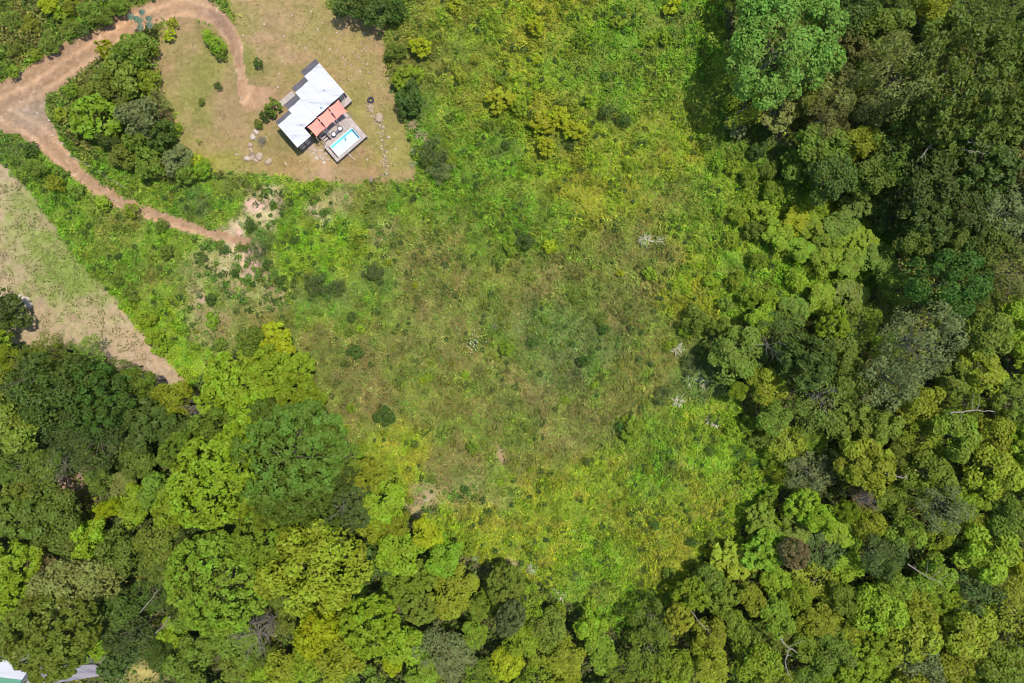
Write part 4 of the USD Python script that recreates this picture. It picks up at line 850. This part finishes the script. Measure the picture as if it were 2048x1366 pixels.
# two tub chairs and a low table
def tub_chair(px, py, label):
    p = P(px, py, ZD + .3)
    t = thing("tub_chair", label, "chair", (p[0], p[1], ZD + .006), group="round tub chairs on the deck", scale=(.85, .85, .9))
    prof = [(.20, .16), (.33, .2), (.37, .42), (.36, .62), (.31, .62), (.30, .40), (.02, .36)]
    m = 18; vs, fs = [], []
    for r_, z_ in prof:
        for k in range(m):
            a = k / m * 2 * np.pi; h = z_ if z_ < .5 else .44 + (z_ - .44) * (.5 + .5 * math.cos(a - 2.2))
            vs.append((r_ * math.cos(a), r_ * math.sin(a), h))
    for i in range(len(prof) - 1):
        for k in range(m):
            a, b = i * m + k, i * m + (k + 1) % m; fs += [[a, b, b + m], [a, b + m, a + m]]
    obj("shell", (np.array(vs), np.array(fs)), "wicker", t, smooth=40)
    obj("seat_cushion", tube([(0, 0, .365), (0, 0, .39), (0, 0, .47), (0, 0, .5)], [.27, .285, .27, .18], 18), "cushion", t, smooth=50)
    for k in range(4):
        a = .8 + k * np.pi / 2; obj("leg", tube([(.24 * math.cos(a), .24 * math.sin(a), 0), (.2 * math.cos(a), .2 * math.sin(a), .2)], .018, 6), "wicker", t)
tub_chair(680.4, 257.4, "round black tub chair with white cushion, upper one of the pair by the pool")
tub_chair(667.6, 268.8, "round black tub chair with white cushion, lower one of the pair by the pool")
p = P(674.8, 263.2, ZD + .4)
t = thing("low_table", "small dark oblong table between the two round tub chairs", "table", (p[0], p[1], ZD + .006), math.degrees(math.atan2(.68, .74)))
obj("table_top", prism([(-.34, -.13), (.34, -.13), (.34, .13), (-.34, .13)], .37, .41, .02), "table_top", t)
for sx in (-1, 1):
    for sy in (-1, 1): obj("leg", tube([(sx * .3, sy * .1, 0), (sx * .3, sy * .1, .37)], .018, 6), "table_top", t)
# white pole standing past the pool, concrete path, flagstones
log([(697, 307, 0), (710, 320, 0)], .05, .5, "white pole jutting out beside the lower deck edge", "pole", "white_pole", "white_paint")
for i, q in enumerate([(523, 536, -331, -322), (536, 548, -314, -300.5), (538, 546, -300, -288), (548, 556, -281, -268)][:2]):
    pass
m = cat_mesh([prism(quad(520, 531, -322 + 7 * k, -315.4 + 7 * k, 0.05), -.1, .06) for k in range(5)])
tag(obj("concrete_path", m, "concrete"), "narrow grey concrete path along the stepped back of the house", "path", kind="structure")
rs = np.random.default_rng(15)
FS = [(622,296,7),(631,301,6),(627,308,5),(638,309,7),(645,316,6),(634,316,5),(618,303,4),(650,308,5),(641,300,5),(655,318,5),(625,289,4),(648,325,4)]
for i, (px, py, r) in enumerate(FS):
    p = P(px, py, .05); n = rs.integers(6, 9); a = np.sort(rs.uniform(0, 6.28, n)); rad = r * .061 * rs.uniform(.8, 1.15, n)
    ring = np.c_[np.cos(a) * rad * 1.15, np.sin(a) * rad * .85]
    v = np.vstack([np.c_[ring, np.full(n, -.05)], np.c_[ring, np.full(n, .06)], np.c_[ring * .92, np.full(n, .085)], [[0, 0, .09]]])
    f = [[k, (k + 1) % n, n + (k + 1) % n] for k in range(n)] + [[k, n + (k + 1) % n, n + k] for k in range(n)] + [[n + k, n + (k + 1) % n, 2 * n + (k + 1) % n] for k in range(n)] + [[n + k, 2 * n + (k + 1) % n, 2 * n + k] for k in range(n)] + [[2 * n + k, 2 * n + (k + 1) % n, 3 * n] for k in range(n)]
    o = obj("flagstone", (v + [p[0], p[1], 0], np.array(f)), ["flagstone", "pale_rock"][i % 3 == 2])
    tag(o, "flat pinkish flagstone at the foot of the deck stairs", "flagstone", "flagstones below the deck stairs")

# boulders and loose stones
import trimesh
ico = trimesh.creation.icosphere(subdivisions=2); ico1 = trimesh.creation.icosphere(subdivisions=1)
def rock_mesh(seed, fine=True):
    b = ico if fine else ico1; v = np.array(b.vertices)
    n = meshkit.fbm(v * 1.3 + seed * 7.1, 3, seed)
    v = v * (.62 + .75 * n)[:, None]
    return np.clip(v, -.82, .82), np.array(b.faces)
RK = {}
for mat in ("rock", "pale_rock", "brown_rock"):
    for s in range(4):
        pth = f"/World/plant_kinds/stone_{mat}_{s}"; x = UsdGeom.Xform.Define(stage, pth).GetPrim()
        obj("body", rock_mesh(s + 3, True), mat, x, smooth=35); RK[mat, s] = pth
rr = np.random.default_rng(21)
def stone(px, py, r, mat, label, group, name="boulder", cat="boulder", sink=.25):
    p = P(px, py, 0); R = r * .075; z = float(gz(p[0], p[1]))
    copy_of(RK[mat, int(rr.integers(0, 4))], name, label, cat, (p[0], p[1], z + R * .35 - R * sink), float(rr.uniform(0, 360)), (R * rr.uniform(.9, 1.35), R * rr.uniform(.75, 1.05), R * rr.uniform(.6, .85)), group)
for a in [(538, 324, 6.5, "rock", "single large boulder right of the boulder heap below the brush heap"), (495, 317.5, 6, "pale_rock", "pale boulder at the left end of the boulder heap"), (519, 313, 6.5, "rock", "largest tan boulder at the right of the boulder heap"),
          (513, 264, 5, "pale_rock", "upper white boulder above left of the brush heap"), (506, 274, 5.5, "pale_rock", "lower white boulder left of the brush heap"), (501, 290, 5, "rock", "greyish boulder above the boulder heap"), (502, 299, 3.5, "rock", "small boulder right above the boulder heap"),
          (759, 236, 8, "rock", "largest pinkish boulder in the boulder row"), (743, 359, 5, "brown_rock", "ochre boulder in the grass at the lower lawn edge"), (50, 604, 9, "pale_rock", "pale rock by the dark tree at the left edge"), (42, 596, 7, "pale_rock", "smaller pale rock above the other by the left-edge tree"), (60, 612, 6, "pale_rock", "flat pale rock right of the others by the left-edge tree"), (393, 327, 6, "pale_rock", "pale stone at the lower left corner of the lawn"), (400, 322, 4, "rock", "tan stone at the lower left corner of the lawn")]:
    stone(*a, "single boulders round the lawn")
for k in range(30):
    stone(508 + rr.normal(0, 8), 314 + rr.normal(0, 4.5), rr.uniform(1.4, 3.8), ["rock", "brown_rock"][k % 2], f"{['tan', 'brown'][k % 2]} boulder piled in the heap on the lower left lawn", "boulders of the heap")
row = LineString([(737, 206), (745, 222), (752, 240), (759, 254), (764, 272), (768, 296), (770, 325), (773, 357)])
for k in range(125):
    q = row.interpolate(rr.uniform(0, 1) ** 1.1, normalized=True); s = 6 if 225 < q.y < 285 else 4
    stone(q.x + rr.normal(0, s), q.y + rr.normal(0, 2), rr.uniform(.9, 2.3), ["rock", "rock", "brown_rock", "pale_rock"][k % 4], f"small {['tan', 'tan', 'brown', 'pale'][k % 4]} boulder in the {'upper end' if q.y < 240 else 'middle' if q.y < 290 else 'lower end'} of the rock row", "boulders of the rock row")
for k in range(120):
    while True:
        px, py = (rr.normal(700, 35), rr.normal(130, 45)) if k % 2 else (rr.uniform(470, 820), rr.uniform(20, 350))
        uu, vv = px * .655 + py * .755, -px * .755 + py * .655
        if shapely.contains_xy(LAWN, px, py) and not (498 < uu < 692 and -405 < vv < -250): break
    stone(px, py, rr.uniform(.9, 2.0), ["pale_rock", "rock"][k % 2], f"{['pale', 'tan'][k % 2]} loose stone on the lawn {'above' if py < 150 else 'below' if py > 300 else 'left of' if px < 600 else 'right of'} the house", "loose stones on the lawn", "loose_stone", "stone")
BANKL = LineString([(92, 215), (100, 245), (112, 262), (130, 290)]); B2 = LineString([(105, 190), (150, 160), (190, 128), (225, 100)])
for k in range(40):
    q = (BANKL if k % 3 == 0 else B2).interpolate(rr.uniform(0, 1), normalized=True)
    stone(q.x + rr.normal(0, 9), q.y + rr.normal(0, 8), rr.uniform(.9, 2.2), ["pale_rock", "rock", "brown_rock"][k % 3], f"rough {['pale', 'tan', 'brown'][k % 3]} stone on the {'bank at the junction corner' if k % 3 == 0 else 'bank along the upper road'}", "stones on the road bank", "bank_stone", "stone")
p = P(741, 199, .3)
t = thing("tyre", "black tyre lying at the upper end of the boulder row", "tyre", (p[0], p[1], float(gz(p[0], p[1])) + .02))
a = np.linspace(0, 2 * np.pi, 21)
obj("tread", tube(np.c_[np.cos(a) * .3, np.sin(a) * .3, np.full(21, .13)], .13, 8), "black_rubber", t, smooth=True)

# ------------------------------------------------------------------ roofs under the trees in the bottom left corner
A2, B2v = np.array([.62, -.785]), np.array([.93, .37])
def shed(label, wallmat, name, pts, z, sheets, cat="shed"):
    """pts: roof corners in pixels; the roof is laid in ribbed sheets across them."""
    q = [P(x, y, zz) for (x, y), zz in zip(pts, z)]
    o = np.mean(q, 0); o[2] = 0
    t = thing(name, label, cat, o)
    inn = np.array([a + (np.mean(q, 0) - a) * .06 for a in q])
    obj("wall", shift(prism(inn, -.3, inn[:, 2] - .12), o), wallmat, t)
    for mat, s0, s1 in sheets:
        n = 4
        for k in range(n):
            f0, f1 = s0 + (s1 - s0) * k / n, s0 + (s1 - s0) * (k + 1) / n
            a, b, c_, d = q[0] + (q[1] - q[0]) * f0, q[0] + (q[1] - q[0]) * f1, q[3] + (q[2] - q[3]) * f1, q[3] + (q[2] - q[3]) * f0
            ribs = []
            m = 5
            for j in range(m):
                g0, g1 = j / m, (j + 1) / m - .25 / m
                ribs.append(prism(np.array([a + (b - a) * g0, a + (b - a) * g1, d + (c_ - d) * g1, d + (c_ - d) * g0]), np.array([a, b, c_, d])[:, 2].mean() + .0, np.array([a, b, c_, d])[:, 2].mean() + .05, .004))
            zb = np.array([a, b, c_, d])[:, 2].mean()
            ribs.append(prism(np.array([a, b, c_, d]), zb - .03, zb + .02))
            obj("roof_sheet", shift(cat_mesh(ribs), o), mat, t)
    return t
shed("white-roofed shed at the very bottom left corner, its lower part green", "pale_wall", "white_roofed_shed", [(-34, 1372), (-8, 1316), (62, 1332), (34, 1376)], (3.3, 3.3, 3.3, 3.3), [("white_sheet", .38, 1.0), ("green_sheet", 0.0, .378)])
shed("shed with a weathered blue-grey metal roof half under the olive tree, bottom left", "pale_wall", "grey_roofed_shed", [(46, 1376), (72, 1330), (190, 1329), (222, 1348)][::1], (2.9, 2.9, 2.9, 2.9), [("grey_sheet", 0.0, 1.0)])
